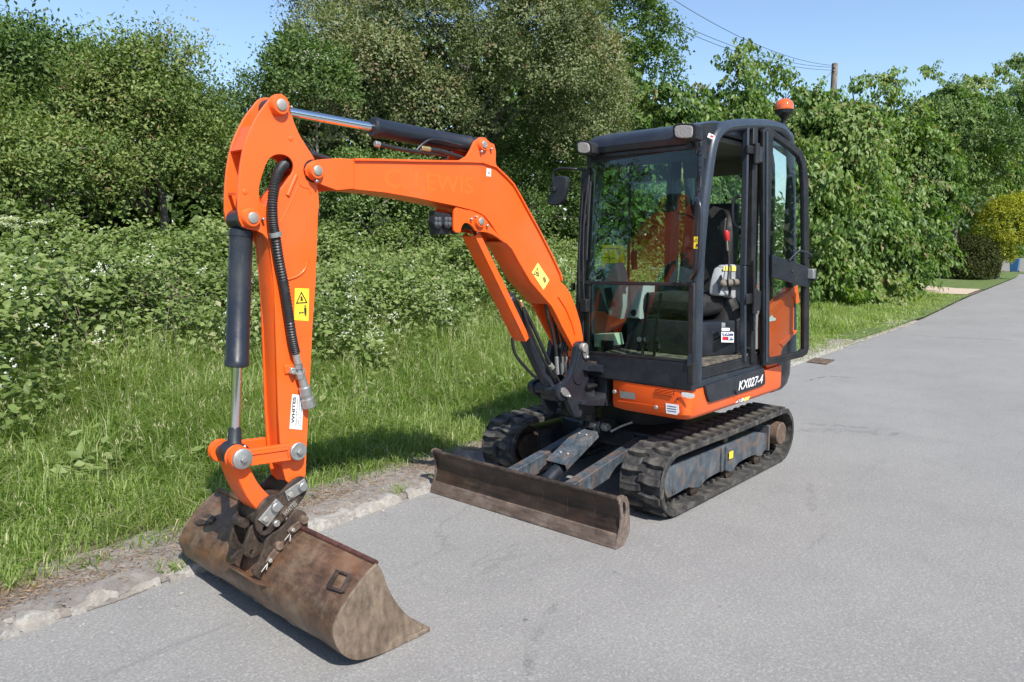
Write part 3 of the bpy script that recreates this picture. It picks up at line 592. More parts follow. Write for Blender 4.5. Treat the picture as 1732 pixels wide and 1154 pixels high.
# beyond the junction
for i, (x, y, rx, rz) in enumerate(((1740, 330, 60, 110), (1660, 330, 60, 90))):
    T('far_tree', ('dark tree beyond the road junction behind the blue bin', 'far tree hidden behind the golden conifer'  )[i], 'tree', x, y, rx, rz, -16, .45, M['hawthorn_dark'], 60+i, 3, group='trees beyond the junction')
me = bpy.data.meshes.new('far_verge'); me.from_pydata([(-75, -40, .02), (-56.2, -40, .02), (-56.2, 20, .02), (-75, 20, .02)], [], [(0, 1, 2, 3)]); finish(me, M['fargrass'], 0); top(link('far_verge', me), None, None, kind='structure')
b0 = PZ(1715, 461.5, .02); sb = depth(b0)/FPX
g = empty('wheelie_bin', tuple(b0)); top(g, 'blue wheeled bin beside the junction at the right edge', 'bin')
m_blue = paint('blue_bin_plastic', (.03, .12, .28), .5, (.1, .15, .2), .3, 6)
hexa('bin_body', [(-.22, -.22, .08), (.22, -.22, .08), (.22, .22, .08), (-.22, .22, .08), (-.29, -.29, .95), (.29, -.29, .95), (.29, .29, .95), (-.29, .29, .95)], m_blue, g, .02)
hexa('bin_lid', [(-.31, -.31, .955), (.31, -.31, .955), (.31, .31, .955), (-.31, .31, .955), (-.27, -.25, 1.03), (.27, -.25, 1.03), (.27, .25, 1.03), (-.27, .25, 1.03)], m_blue, g, .02)
cyl('bin_wheel', (-.22, -.26, .09), (-.22, -.20, .09), .09, M['black'], g); cyl('bin_wheel', (-.22, .20, .09), (-.22, .26, .09), .09, M['black'], g)
wl = PZ(1726, 456, .02); m_wall = paint('pale_render', (.5, .48, .44), .9, (.3, .28, .25), .5, 4)
w_ = box('garden_wall', (-62, wl.y+.5, .5), (.25, 4.5, 1.0), m_wall, None); top(w_, 'low pale garden wall beyond the junction behind the blue bin', 'wall')
# utility pole and wires
pt = CAM+ray(1411, 130)/FPX*27; px_, py_ = pt[0], pt[1]; ptop = P(1411, 107, py_).z
g = empty('utility_pole', (px_, py_, 0)); top(g, 'weathered wooden utility pole standing above the cherry trees', 'utility pole')
m_pole = steel_mat('weathered_pole_wood', (.13, .105, .085), (.22, .185, .155), (.32, .28, .24), 5, (1, 1, .1), rough=.95, metal=0)
lathe('pole_shaft', (0, 0, -.2), (0, 0, ptop), [(0, .15), (1, .105)], m_pole, g, 16)
for k in (0, 1): cyl('insulator', (.10, .03, ptop-.14-.14*k), (.17, .05, ptop-.14-.14*k), .03, M['grey'], g, 8)
def wire(a, b, sag, label):
    a = Vector(a); b = Vector(b); pts = []
    for i in range(25):
        t = i/24; p = a.lerp(b, t); p.z -= sag*4*t*(1-t); pts.append(p)
    o = tube('overhead_wire', pts, .007, M['hose'], None, seg=5, straight=True); top(o, label, 'wire', 'wires running to the utility pole')
A = (px_+.1, py_+.05, ptop-.1)
def wp_(x, y, d): q_ = CAM+_f*d+_r*((x-866)/FPX*d)-_u*((y-577)/FPX*d); return q_
wire(A, wp_(905, -170, 13), .62, 'upper of the three overhead wires, leaving the top edge furthest right')
wire((A[0], A[1], A[2]-.06), wp_(760, -195, 13), .75, 'middle overhead wire, close above the lowest one')
wire((A[0], A[1], A[2]-.16), wp_(735, -200, 13), .80, 'lowest of the three overhead wires, leaving the top edge above the tall tree')
wire((A[0], A[1], A[2]-.1), wp_(1372, 158, 27.3), .0, 'thin stay wire slanting down left from the pole top')
# ---- brambles
n = int(12600*DET); bxx = rng.uniform(-13, 10, n*3); dd = rng.uniform(0, 1, n*3)
d0 = 2.55+np.clip(3-bxx, -3, 12)*.10+.75*(vnoise(bxx, bxx*0+1, .8, 31)-.5)*2
wgt = np.where((bxx > -9) & (bxx < 5.5), 1., .4); kp_ = rng.random(n*3) < wgt; bxx, dd, d0 = bxx[kp_][:n], dd[kp_][:n], d0[kp_][:n]; n = len(bxx)
dist = d0+dd**.8*4.6; byy = kerb_y(bxx)-dist
hh = (.28+.75*vnoise(bxx, byy, .9, 32)+.35*vnoise(bxx, byy, .35, 33))*np.clip((dist-d0)/.9+.25, 0, 1)+.10
bz = ground_z(bxx, byy)+hh*np.where(rng.random(n) < .30, rng.random(n), 1.)
per = 14; sd_ = unit(rng.normal(size=(n, 3))*np.array([1, 1, .5])+np.array([0, .55, .30])); sl = rng.uniform(.12, .42, n)
t = rng.random((n, per)); pos = np.stack([bxx, byy, bz], 1)[:, None]+sd_[:, None]*(sl[:, None]*t)[..., None]+rng.normal(size=(n, per, 3))*.06
pos = pos.reshape(-1, 3); m_ = len(pos); d = unit(np.repeat(sd_, per, 0)*.3+rdir(m_)*np.array([1, 1, .5])); nn = unit(rdir(m_)*.45+np.array([0, .45, .8]))
LL = .072*(.55+.75*rng.random(m_)); tn = np.clip(.46+rng.normal(size=m_)*.13+np.repeat(rng.normal(size=n)*.13, per)+.25*(np.repeat(vnoise(bxx, byy, .8, 36), per)-.5), 0, .93)
br_ = leaf_obj('brambles', pos, d, nn, LL, LL*.66, tn, M['bramble'], curl=.06); br_['kind'] = 'stuff'
# bramble canes and flowers
bm = bmesh.new(); q_ = random.Random(5)
for i in range(110):
    x = q_.uniform(-8, 5.5); dk = 3.1+max(0, 3-x)*.1+q_.uniform(-.1, 3.5); y = float(kerb_y(x))-dk; z = float(ground_z(np.array(x), np.array(y)))
    a = q_.uniform(0, 6.28); L_ = q_.uniform(.4, 1.1); h = q_.uniform(.5, 1.25)
    add_tube(bm, spline([(x, y, z+.1), (x+math.cos(a)*L_*.4, y+math.sin(a)*L_*.4, z+h), (x+math.cos(a)*L_, y+math.sin(a)*L_, z+h*.65)], 7), lambda t: .0042*(1-.6*t), 4)
c_ = obj('bramble_canes', bm, M['twig'], None, 60); c_['kind'] = 'stuff'
nf = 280; k = rng.choice(n, nf, replace=False, p=(np.clip(2.6-(dist-d0), .15, 3)/np.clip(2.6-(dist-d0), .15, 3).sum())); fp = np.stack([bxx[k], byy[k]+.12, ground_z(bxx, byy)[k]+hh[k]+.10], 1)
cl = rng.integers(2, 14, nf); ff = np.repeat(fp, cl, 0)+rng.normal(size=(cl.sum(), 3))*(.055, .045, .04)
pt_ = np.repeat(ff, 5, 0); m_ = len(pt_); dd5 = unit(rdir(m_)+np.array([0, .2, 0.])); fl_ = leaf_obj('bramble_flowers', pt_+dd5*.002, dd5, rdir(m_)*.4+np.array([0, .7, .6]), np.full(m_, .017), np.full(m_, .014), rng.random(m_), M['petal']); fl_['kind'] = 'stuff'
# ---- cow parsley
for i, (x, y, lab) in enumerate(((20, 384, 'lowest and largest white cow parsley head at the left edge'), (66, 377, 'white cow parsley head furthest right of the four'), (17, 371, 'topmost small cow parsley head above its neighbours'), (4, 379, 'cow parsley head cut by the left border'))):
    c = P(x, y, -6.0); gz = float(ground_z(np.array(c.x), np.array(c.y))); g = empty('cow_parsley', (c.x, c.y, gz)); top(g, lab, 'wild flower', 'cow parsley above the brambles'); h = c.z-gz
    bm = bmesh.new(); add_tube(bm, spline([(0, .05, 0), (.02, 0, h*.5), (0, 0, h-.04)], 4), .005, 5)
    for a in range(9): add_tube(bm, [(0, 0, h-.06), (.10*math.cos(a*.7), .10*math.sin(a*.7), h-.005)], .0015, 4)
    obj('stem', bm, M['hawthorn'], g, 60)
    u = rng.normal(size=(260, 3))*(.038, .03, .012)+np.array([0, 0, h]); leaf_obj('umbel', u, rdir(260)*(1, 1, .3), rdir(260)*.3+np.array([0, 0, 1]), np.full(260, .022), np.full(260, .02), rng.random(260), M['petal'], g)
# ---- grass of the verge
def grass(name, n, x0, x1, dmin, dmax, hfun, wdt, seed, lean=.75, edge=.11):
    g_ = np.random.default_rng(seed); x = g_.uniform(x0, x1, n); d = dmin+(dmax-dmin)*g_.random(n); y = kerb_y(x)-d
    tuft = vnoise(x, y, .16, seed+1); big = vnoise(x, y, .7, seed+2)
    kp = g_.random(n) < (.25+.9*tuft)*np.clip((d-edge-.30*(edge/.11)*vnoise(x, y*0, .28, seed+5))/.22, 0.0, 1); x, y, d, tuft, big = x[kp], y[kp], d[kp], tuft[kp], big[kp]; n = len(x)
    h = hfun(x, d)*(.25+.65*tuft+.65*big)*(.6+.7*g_.random(n)); z = ground_z(x, y)-.01
    a0 = 6.28*vnoise(x, y, .45, seed+3); a = a0+g_.normal(size=n)*1.5; ln = lean*(.25+1.15*g_.random(n)); w = wdt*(.6+.8*g_.random(n))
    hd = np.stack([np.cos(a), np.sin(a), a*0], 1); sdv = np.stack([-np.sin(a+g_.normal(size=n)*.5), np.cos(a), a*0], 1)
    p0 = np.stack([x, y, z], 1); zz = np.array([0, 0, 1.])
    p1 = p0+zz*(h*.5)[:, None]+hd*(h*ln*.28)[:, None]; p2 = p0+zz*(h*(.66-.12*ln))[:, None]+hd*(h*ln*.42)[:, None]; p3 = p0+zz*(h*(1.0-.75*ln))[:, None]+hd*(h*ln*1.35)[:, None]
    W = w[:, None]
    v = np.stack([p0-sdv*W*.5, p0+sdv*W*.5, p2+sdv*W*.42, p2-sdv*W*.42, p3], 1)
    b = np.arange(n)[:, None]*5; idx = (b+np.array([0, 1, 2, 3, 3, 2, 4])[None]).reshape(-1)
    me = bpy.data.meshes.new(name); me.vertices.add(n*5); me.vertices.foreach_set('co', v.reshape(-1).astype(np.float32)); me.loops.add(n*7); me.loops.foreach_set('vertex_index', idx.astype(np.int32))
    me.polygons.add(n*2); ls = (np.arange(n)[:, None]*7+np.array([0, 4])[None]).reshape(-1); me.polygons.foreach_set('loop_start', ls.astype(np.int32))
    tn = np.clip(.45+g_.normal(size=n)*.14+.35*(big-.5)+.1*(tuft-.5), 0, .80); dry = g_.random(n) < .045+.10*np.clip(1-d/.9, 0, 1); tn = np.where(dry, .98, tn)
    at_ = me.attributes.new('tint', 'FLOAT', 'FACE'); at_.data.foreach_set('value', np.repeat(tn, 2).astype(np.float32))
    me.materials.append(M['grassblade']); me.update(calc_edges=True); o = link(name, me); o['kind'] = 'stuff'; return o
hf = lambda x, d: .11+.40*np.clip((d-.35)/2.0, 0, 1)**.9+.34*np.clip((d-2.2)/1.6, 0, 1)*np.clip((x+11)/4, .45, 1)
grass('long_grass', int(200000*DET), -4.5, 5.6, .28, 4.6, hf, .0062, 71)
grass('long_grass', int(60000*DET), -14, -4.5, .30, 5.2, hf, .010, 72)
grass('long_grass', int(9000*DET), 5.6, 9.5, .40, 4.4, hf, .012, 73)
grass('rough_grass', int(46000*DET), -25, -7, .0, 3.6, lambda x, d: .06+.12*np.clip(d/1.5, 0, 1), .016, 74, edge=.0)
# pale seed heads standing above the grass, and broad-leaved weeds among it
g_ = np.random.default_rng(91); n = 3200; x = g_.uniform(-7, 5.5, n); d = 1.0+3.6*g_.random(n)**.7; y = kerb_y(x)-d; z = ground_z(x, y); h = (.35+.45*g_.random(n))*np.clip(d/2.6, .5, 1); a = g_.uniform(0, 6.28, n); ln = g_.uniform(.05, .5, n)
base_ = np.stack([x, y, z], 1); dirv = np.stack([np.cos(a)*ln, np.sin(a)*ln, np.ones(n)], 1)
stt = leaf_obj('seed_stalks', base_, dirv, rdir(n), h, np.full(n, .0035), np.full(n, .80), M['grassblade'], fold=0); stt['kind'] = 'stuff'
hd = base_+unit(dirv)*h[:, None]*.82; hp_ = np.repeat(hd, 5, 0)+g_.normal(size=(n*5, 3))*(.008, .008, .03)
sh_ = leaf_obj('seed_heads', hp_, np.repeat(unit(dirv), 5, 0)+rdir(n*5)*.5, rdir(n*5), np.full(n*5, .04), np.full(n*5, .006), np.full(n*5, .97), M['grassblade']); sh_['kind'] = 'stuff'
k = 150; cx_w = g_.uniform(-6, 5.4, k); cd_w = 1.2+3.2*g_.random(k); per = 26; xx = np.repeat(cx_w, per)+g_.normal(size=k*per)*.09; yy = kerb_y(xx)-np.repeat(cd_w, per)+g_.normal(size=k*per)*.08
zz_ = ground_z(xx, yy)+g_.uniform(.05, .42, k*per)*np.repeat(np.clip(cd_w/3, .5, 1.1), per); wd = leaf_obj('broadleaf_weeds', np.stack([xx, yy, zz_], 1), unit(g_.normal(size=(k*per, 3))*np.array([1, 1, .4])), rdir(k*per)*.4+np.array([0, .3, .9]), g_.uniform(.05, .13, k*per), g_.uniform(.025, .06, k*per), np.clip(.5+g_.normal(size=k*per)*.15, 0, .9), M['bramble']); wd['kind'] = 'stuff'
# small weeds growing on the kerb stones' joints and the far kerb edge
def tufts(pts):
    g_ = np.random.default_rng(5); P_ = []
    for x, d, k, r_ in pts:
        P_.append(np.stack([x+g_.normal(size=k)*r_, kerb_y(x)-d+g_.normal(size=k)*r_*.6], 1))
    P_ = np.concatenate(P_); n = len(P_); x, y = P_.T; z = np.full(n, .02); h = g_.uniform(.03, .10, n); a = g_.uniform(0, 6.28, n)
    p = np.stack([x, y, z], 1); d = unit(np.stack([np.cos(a)*.7, np.sin(a)*.7, a*0+.8], 1))
    return leaf_obj('kerb_weeds', p, d, rdir(n), h, np.full(n, .007), np.clip(.5+g_.normal(size=n)*.2, 0, 1), M['grassblade'])
tw = tufts([(1.68, .06, 90, .04), (1.28, .05, 40, .03), (2.60, .1, 60, .05), (3.2, .05, 80, .05)]+[(x_, .08, 60, .12) for x_ in np.arange(-13, -4, .35)]); tw['kind'] = 'stuff'
# dry needles and litter beside the kerb
n = 42000; x = rng.uniform(-6, 6.5, n); d = .30+rng.normal(size=n)*.10; kp = (rng.random(n) < .25+vnoise(x, d*0, .4, 55)); x, d = x[kp], d[kp]; n = len(x); y = kerb_y(x)-d
z = np.maximum(ground_z(x, y), .03)+.008+rng.random(n)*.016; a = rng.uniform(0, 6.28, n)
lt_ = leaf_obj('dry_litter', np.stack([x, y, z], 1), np.stack([np.cos(a), np.sin(a), rng.normal(size=n)*.15], 1), np.tile([0, 0, 1.], (n, 1))+rng.normal(size=(n, 3))*.3, rng.uniform(.012, .05, n), rng.uniform(.0025, .006, n), rng.random(n), M['dry']); lt_['kind'] = 'stuff'
# grit lying on the road edge
bm = bmesh.new(); q_ = random.Random(9)
for i in range(700):
    x = q_.uniform(-3, 5.5); y = float(kerb_y(x))+abs(q_.gauss(0, .22))-.05; r_ = q_.uniform(.002, .007)*(2 if q_.random() < .06 else 1)
    bmesh.ops.create_icosphere(bm, subdivisions=1, radius=r_, matrix=Matrix.Translation((x, y, r_*.5)) @ Matrix.Diagonal((1, q_.uniform(.6, 1), .7, 1)))
obj('road_grit', bm, M['kerb'], None, 30)['kind'] = 'stuff'
# ================================================================== EXCAVATOR
ex = empty('excavator')
top(ex, 'orange and black mini digger with cab parked on the road beside the grass verge', 'excavator')
NY = Vector((0, 1, 0)); NX = Vector((1, 0, 0)); NZ = Vector((0, 0, 1))
# ---- crawler tracks
FX, RX, CZ, RT = .765, -.835, .219, .195
def track_pos(s):
    """distance along the belt -> point, tangent angle (outer surface)"""
    L1 = FX-RX; A = math.pi*RT; tot = 2*L1+2*A; s %= tot
    if s < L1: return RX+s, CZ+RT, 0.
    s -= L1
    if s < A: a = math.pi/2-s/RT; return FX+RT*math.cos(a), CZ+RT*math.sin(a), -(s/RT)
    s -= A
    if s < L1: return FX-s, CZ-RT, -math.pi
    s -= L1; a = -math.pi/2-s/RT
    return RX+RT*math.cos(a), CZ+RT*math.sin(a), -math.pi-s/RT
TOT = 2*(FX-RX)+2*math.pi*RT
def lug_mesh(sgn):
    """one tread block: chevron plan, tapered sides; x along belt, y across, z out"""
    bm = bmesh.new(); lo = []; hi = []
    pl = [(-.034, -.010), (.024, -.010), (.040, .075), (.036, .139), (-.020, .139), (-.020, .075)]
    for x, y in pl: lo.append(bm.verts.new((x, y*sgn, -.004))); hi.append(bm.verts.new((x*.72+.002, (y*.94+.004)*sgn, .024)))
    bm.faces.new(hi); n = len(pl)
    for i in range(n): bm.faces.new((lo[i], lo[(i+1) % n], hi[(i+1) % n], hi[i]))
    bmesh.ops.recalc_face_normals(bm, faces=bm.faces)
    me = bpy.data.meshes.new('tread_lug'); bm.to_mesh(me); bm.free(); finish(me, M['rubber'], 30); return me
LUG = {1: lug_mesh(1), -1: lug_mesh(-1)}
FR = [(.866, .271), (.827, .125), (.744, .118), (.55, .130), (.50, .112), (.42, .092), (.385, .092), (.33, .118), (.27, .128), (.066, .133), (.0, .112), (-.05, .09), (-.09, .09), (-.13, .115), (-.18, .136), (-.434, .14), (-.49, .115), (-.53, .10), (-.57, .105), (-.60, .13), (-.649, .135), (-.645, .301), (.07, .306), (.69, .312), (.83, .31)]
for side in (1, -1):
    yc = side*.60
    bm = bmesh.new(); n = 96; ys = (-.15, .15); th = .022
    rings = []
    for i in range(n):
        x, z, a = track_pos(TOT*i/n); nx, nz = -math.sin(a), math.cos(a)   # outward
        if a == 0.: nx, nz = 0, 1
        sag = -.006*math.sin(math.pi*(x-RX)/(FX-RX))**2 if z > CZ+RT-.001 else 0
        rings.append([bm.verts.new((x+nx*o, yc+y, z+nz*o+sag)) for y, o in ((-.15, .008), (-.142, .012), (-.138, 0), (.138, 0), (.142, .012), (.15, .008), (.15, -th), (-.15, -th))])
    for i in range(n):
        a, b = rings[i], rings[(i+1) % n]
        for k in range(8): bm.faces.new((a[k], a[(k+1) % 8], b[(k+1) % 8], b[k]))
    belt = obj('rubber_track', bm, M['rubber'], ex, 50)
    gb = bmesh.new()
    for i in range(58):
        x, z, a = track_pos(TOT*(i+.5)/58); nx, nz = (-math.sin(a), math.cos(a))
        for dy in (-.045, .045):
            add_box(gb, Vector((x-nx*(th+.011), yc+dy, z-nz*(th+.011))), (.03, .022, .026), Matrix.Rotation(-a, 3, 'Y'))
    obj('guide_lugs', gb, M['rubber'], belt, 30)['kind'] = 'stuff'
    k = 40
    for i in range(k):
        for row in (0, 1):
            x, z, a = track_pos(TOT*(i+.5*row+.3)/k)
            o = bpy.data.objects.new('tread_lug', LUG[1 if row else -1]); C.objects.link(o); o.parent = belt
            sag = -.006*math.sin(math.pi*(x-RX)/(FX-RX))**2 if z > CZ+RT-.001 else 0
            o.location = (x, yc, z+sag); o.rotation_euler = (0, -a, 0)
    # track frame, rollers, idler, sprocket
    yo = side*.70; yi = side*.54
    tf = plate('track_frame', [chaikin(FR, 1)], min(yo, yi), max(yo, yi), M['frame'], ex, .006)
    yf = side*.7015
    for xa, xb in ((.090, .118), (.030, .055)):
        box('frame_rib', ((xa+xb)/2, side*.706, .215), (xb-xa, .014, .165), M['frame'], tf, bev=.004)
    box('frame_rib', (-.655, side*.63, .225), (.022, .17, .20), M['frame'], tf, bev=.005)
    cyl('frame_bolt', (.745, side*.699, .150), (.745, side*.708, .150), .009, M['rust_dark'], tf, 10)
    cyl('frame_bolt', (.725, side*.699, .150), (.725, side*.708, .150), .007, M['rust_dark'], tf, 10)
    if side > 0:
        decal('yellow_patch', [(.018, .702, .205), (-.040, .702, .205), (-.040, .702, .255), (.018, .702, .255)], M['yellow'], tf, NY, .016)
    for xr in (.425, -.075, -.535):
        lathe('track_roller', (xr, yc-side*.10, .100), (xr, side*.694, .100), [(0, .062), (.3, .062), (.31, .045), (.7, .045), (.71, .062), (.93, .062), (.94, .045), (1, .03)], M['rust_dark'], ex, 20)
    lathe('top_roller', (.02, yc-side*.08, .352), (.02, side*.69, .352), [(0, .035), (1, .035)], M['rust_dark'], ex, 16)
    lathe('idler_wheel', (FX-.01, yc-side*.12, CZ), (FX-.01, side*.69, CZ), [(0, .10), (.2, .10), (.21, .160), (.79, .160), (.8, .13), (.82, .12), (1, .05)], M['rust_dark'], ex, 32)
    bm = bmesh.new(); add_lathe(bm, (RX, yc-.015, CZ), (RX, yc+.015, CZ), [(0, .135), (1, .135)], 28)
    for i in range(13):
        a = 2*math.pi*i/13; add_box(bm, Vector((RX+.145*math.cos(a), yc, CZ+.145*math.sin(a))), (.04, .03, .026), Matrix.Rotation(-a, 3, 'Y'))
    spk = obj('sprocket', bm, M['rust_dark'], ex, 30)
    lathe('travel_motor', (RX, yc-side*.12, CZ+.01), (RX, side*.737, CZ+.01), [(0, .11), (.5, .11), (.52, .088), (.97, .088), (1, .080)], M['hub'], ex, 32)
# ---- centre frame and slew ring
box('centre_frame', (-.03, 0, .33), (.95, .86, .14), M['navy'], ex, bev=.02)
for side in (1, -1):
    for xx in (.33, -.42):
        hexa('frame_leg', [(xx-.09, side*.25, .30), (xx+.09, side*.25, .30), (xx+.09, side*.25, .40), (xx-.09, side*.25, .40),
                           (xx-.09, side*.56, .14), (xx+.09, side*.56, .14), (xx+.09, side*.56, .26), (xx-.09, side*.56, .26)], M['navy'], ex)
cyl('slew_ring', (0, 0, .40), (0, 0, .585), .31, M['black'], ex, 40)
# ---- dozer blade
q = lambda y, z, x0=1.405: Vector((x0, y, z))
prof = [(1.425, .005), (1.412, .04), (1.398, .075), (1.380, .12), (1.374, .17), (1.378, .215), (1.392, .255), (1.410, .280)]
back = [(1.402, .296), (1.385, .290), (1.374, .262), (1.360, .215), (1.356, .17), (1.362, .12), (1.380, .07), (1.394, .04), (1.407, .005)]
BY0, BY1 = -.735, .745
def bx(y): return -.045*(y-BY1)/(BY1-BY0)*-1  # the blade sits a little askew
bm = bmesh.new(); loop = prof+back; ny = 24; rings = []
pr = random.Random(3)
for j in range(ny+1):
    y = BY0+(BY1-BY0)*j/ny; dx = .045*(1-(y-BY0)/(BY1-BY0)); w_ = .002*math.sin(j*1.3)
    rings.append([bm.verts.new((x+dx+w_, y, z)) for x, z in loop])
for a, b in zip(rings, rings[1:]):
    for i in range(len(loop)): bm.faces.new((a[i], a[(i+1) % len(loop)], b[(i+1) % len(loop)], b[i]))
bm.faces.new(rings[0]); bm.faces.new(rings[-1])
bl = obj('dozer_blade', bm, M['blade'], ex, 35)
hexa('cutting_edge', [(1.434+.045, BY0, .003), (1.434, BY1, .003), (1.407, BY1, .078), (1.407+.045, BY0, .078), (1.420+.045, BY0, .003), (1.420, BY1, .003), (1.394, BY1, .078), (1.394+.045, BY0, .078)], M['blade_edge'], bl, .003)
bm = bmesh.new(); add_tube(bm, [(1.404+.045, BY0, .284), (1.404, BY1, .284)], .014, 14); obj('top_lip', bm, M['rust_dark'], bl, 60)
for y, dx in ((BY1, 0), (BY0, .045)):
    o_ = [(1.432, .004), (1.418, .06), (1.392, .12), (1.388, .19), (1.402, .245), (1.424, .285), (1.412, .302), (1.380, .302), (1.335, .280), (1.312, .24), (1.296, .09), (1.300, .06), (1.36, .004)]
    o_ = [(x+dx, z) for x, z in o_]
    hole = [(1.338+dx, .165), (1.370+dx, .165), (1.378+dx, .262), (1.346+dx, .25)]
    plate('end_plate', [o_, chaikin(hole, 1)], y-.006, y+.006, M['blade_edge'], bl, .002)
for s in (1, -1):
    y = .275 if s > 0 else -.185
    hexa('blade_arm', [(1.38, y-.038, .10), (1.38, y+.038, .10), (1.38, y+.038, .21), (1.38, y-.038, .21), (.42, y-.038, .25), (.42, y+.038, .25), (.42, y+.038, .37), (.42, y-.038, .37)], M['frame'], ex, .006)
    cyl('blade_pivot_pin', (.42, y-.07, .31), (.42, y+.07, .31), .03, M['pin'], ex)
    box('blade_pivot_lug', (.40, y+.055, .31), (.14, .02, .13), M['navy'], ex)
    box('blade_pivot_lug', (.40, y-.055, .31), (.14, .02, .13), M['navy'], ex)
# blade cylinder under its guard plate
c0 = Vector((.60, .02, .410)); c1 = Vector((1.25, .02, .120)); d = (c1-c0).normalized(); nn = Vector((-d.z, 0, d.x)); nn = nn if nn.z > 0 else -nn
bc = lathe('blade_cylinder', c0+d*.16, c1-d*.10, [(0, .045), (.02, .048), (.98, .048), (1, .040)], M['navy'], ex)
cyl('cylinder_rod', c0, c0+d*.18, .02, M['chrome'], bc); cyl('cylinder_eye', c1-Vector((0, .05, 0)), c1+Vector((0, .05, 0)), .04, M['rust_dark'], bc)
g0 = c0+d*.10+nn*.062; g1 = c0+d*.48+nn*.062
hexa('cylinder_guard', [g0+Vector((0, -.078, 0)), g0+Vector((0, .078, 0)), g1+Vector((0, .078, 0)), g1+Vector((0, -.078, 0)),
                        g0+Vector((0, -.078, 0))-nn*.006, g0+Vector((0, .078, 0))-nn*.006, g1+Vector((0, .078, 0))-nn*.006, g1+Vector((0, -.078, 0))-nn*.006], M['frame'], ex, .002)
gp = bpy.data.objects['cylinder_guard']
for a in (.16, .38):
    for b in (-.03, .03):
        pc = c0+d*(a)+nn*.063+Vector((0, b, 0)); cyl('guard_bolt', pc, pc+nn*.009, .009, M['pin'], gp, 8)
for s in (-1, 1): box('guard_flange', (g0+g1)/2+Vector((0, s*.079, 0))-nn*.022, (.38, .005, .045), M['frame'], gp, Matrix.Rotation(math.atan2(-d.z, d.x), 3, 'Y'), .001)
for s in (-1, 1): plate('cylinder_mount', [chaikin([(.44, .36), (.56, .36), (.665, .40), (.675, .46), (.63, .495), (.56, .49), (.44, .44)], 1)], s*.065-.01, s*.065+.01, M['navy'], ex)
cyl('cylinder_pin', (.615, -.10, .438), (.615, .115, .438), .028, M['pin'], ex)
box('pin_lock', (.615, .118, .432), (.06, .01, .03), M['zinc'], ex, bev=.003)
tube('grease_pipe', [(.60, .13, .41), (.56, .19, .45), (.52, .25, .48)], .009, M['pin'], ex)
tube('hydraulic_hose', [(.62, -.06, .52), (.66, -.03, .44), (.75, -.06, .36), (1.0, -.07, .22)], .011, M['hose'], ex)

# ---- upper body
Zb, Zt = .605, .795
def plan(o=0.0):
    return [(.735+o, .70), (.728+o, .745+o), (.70, .785+o), (.64, .792+o), (.2, .795+o), (-.3, .795+o), (-.62, .79+o), (-.64, .79+o), (-.64, -.74-o), (.10, -.74-o), (.30, -.50), (.60, -.30), (.735+o, -.16), (.60, -.14), (.60, .205), (.735+o, .215)]
bm = bmesh.new(); pl = chaikin(plan(), 1); rr = []
for z, k in ((Zb, .965), (Zb+.012, .982), (Zb+.035, 1), (Zt, 1)):
    rr.append([bm.verts.new((x*k if x > 0 else x, y*k, z)) for x, y in pl])
for a, b in zip(rr, rr[1:]):
    for i in range(len(pl)): bm.faces.new((a[i], a[(i+1) % len(pl)], b[(i+1) % len(pl)], b[i]))
bm.faces.new(rr[0]); bm.faces.new(rr[-1])
skirt = obj('body_skirt', bm, M['orange'], ex, 35)
# details of the front of the skirt (X = .735)
FXs = .7365
def onfront(pts, X=FXs): return [PX(x, y, X) for x, y in pts]
decal('model_plate', onfront([(1048.5, 661), (1074, 665), (1074.5, 676), (1049, 672.5)]), M['zinc'], skirt, NX, .002)
vq = onfront([(1110, 656), (1140, 660), (1140, 669.5), (1111, 666)])
decal('vent_recess', vq, M['seat'], skirt, NX, .003)
for k in range(4):
    t = (k+.5)/4; a = vq[0].lerp(vq[3], t); b = vq[1].lerp(vq[2], t)
    box('vent_slat', (a+b)/2+NX*.007, (.006, (b-a).length*.96, .0035), M['orange'], skirt, bev=.001)
decal('marker_lens', chaikin([tuple(p) for p in onfront([(1153, 664.5), (1157, 663), (1172, 665.5), (1176, 667.5), (1175, 673), (1170, 674), (1157, 672), (1153.5, 669)])], 1), M['lens_white'], skirt, NX, .006)
st = onfront([(1126, 682), (1148, 685), (1149, 698), (1145, 702), (1127, 699)])
decal('torn_sticker', st, M['white'], skirt, NX, .0015)
for k in range(3): decal('sticker_print', onfront([(1129, 686+k*4), (1144, 688.3+k*4), (1144, 689.6+k*4), (1129, 687.3+k*4)]), M['ink_blue'], skirt, NX, .0025)
for x, y in ((1040.5, 662.5), (1110.5, 689)):
    p = PX(x, y, FXs); cyl('skirt_bolt', p, p+NX*.014, .014, M['pin'], skirt, 12)
decal('skirt_crease', onfront([(1046, 677), (1122, 687.2), (1122, 688.4), (1046, 678.2)]), M['orange_old'], skirt, NX, .006)
p = PX(1146, 675, FXs); cyl('key_hole', p, p+NX*.004, .007, M['black'], skirt, 10)
# side panel with the model name
Ys = .7985
def onside(pts, Y=Ys): return [P(x, y, Y) for x, y in pts]
sp = P2([(1190, 654), (1193, 651), (1286, 622.5), (1291, 623.5), (1293, 648), (1289, 652.5), (1202, 680.5), (1197, 680)], .80)
pan = plate('side_panel', [chaikin(sp, 1)], .790, .812, M['navy'], ex, .005)
a = P(1251, 664.5, .813); b = P(1291, 651.5, .813)
ta = P(1249, 661, .813); tb = P(1290, 648, .813)
text('model_lettering', 'KX027-4', ta, (tb-ta), NZ, (tb-ta).length, .062, M['white'], pan, bold=.008, off=.0006, shear=.25)
ra = P(1243, 660, .813); tube('panel_latch', [ra, ra+Vector((-.02, .004, -.03))], .008, M['navy'], pan, 2)
d1 = onside([(1243, 681.5), (1255, 679), (1258, 673), (1249, 675.5)]); decal('emblem_decal', d1, M['white'], skirt, NY, .004)
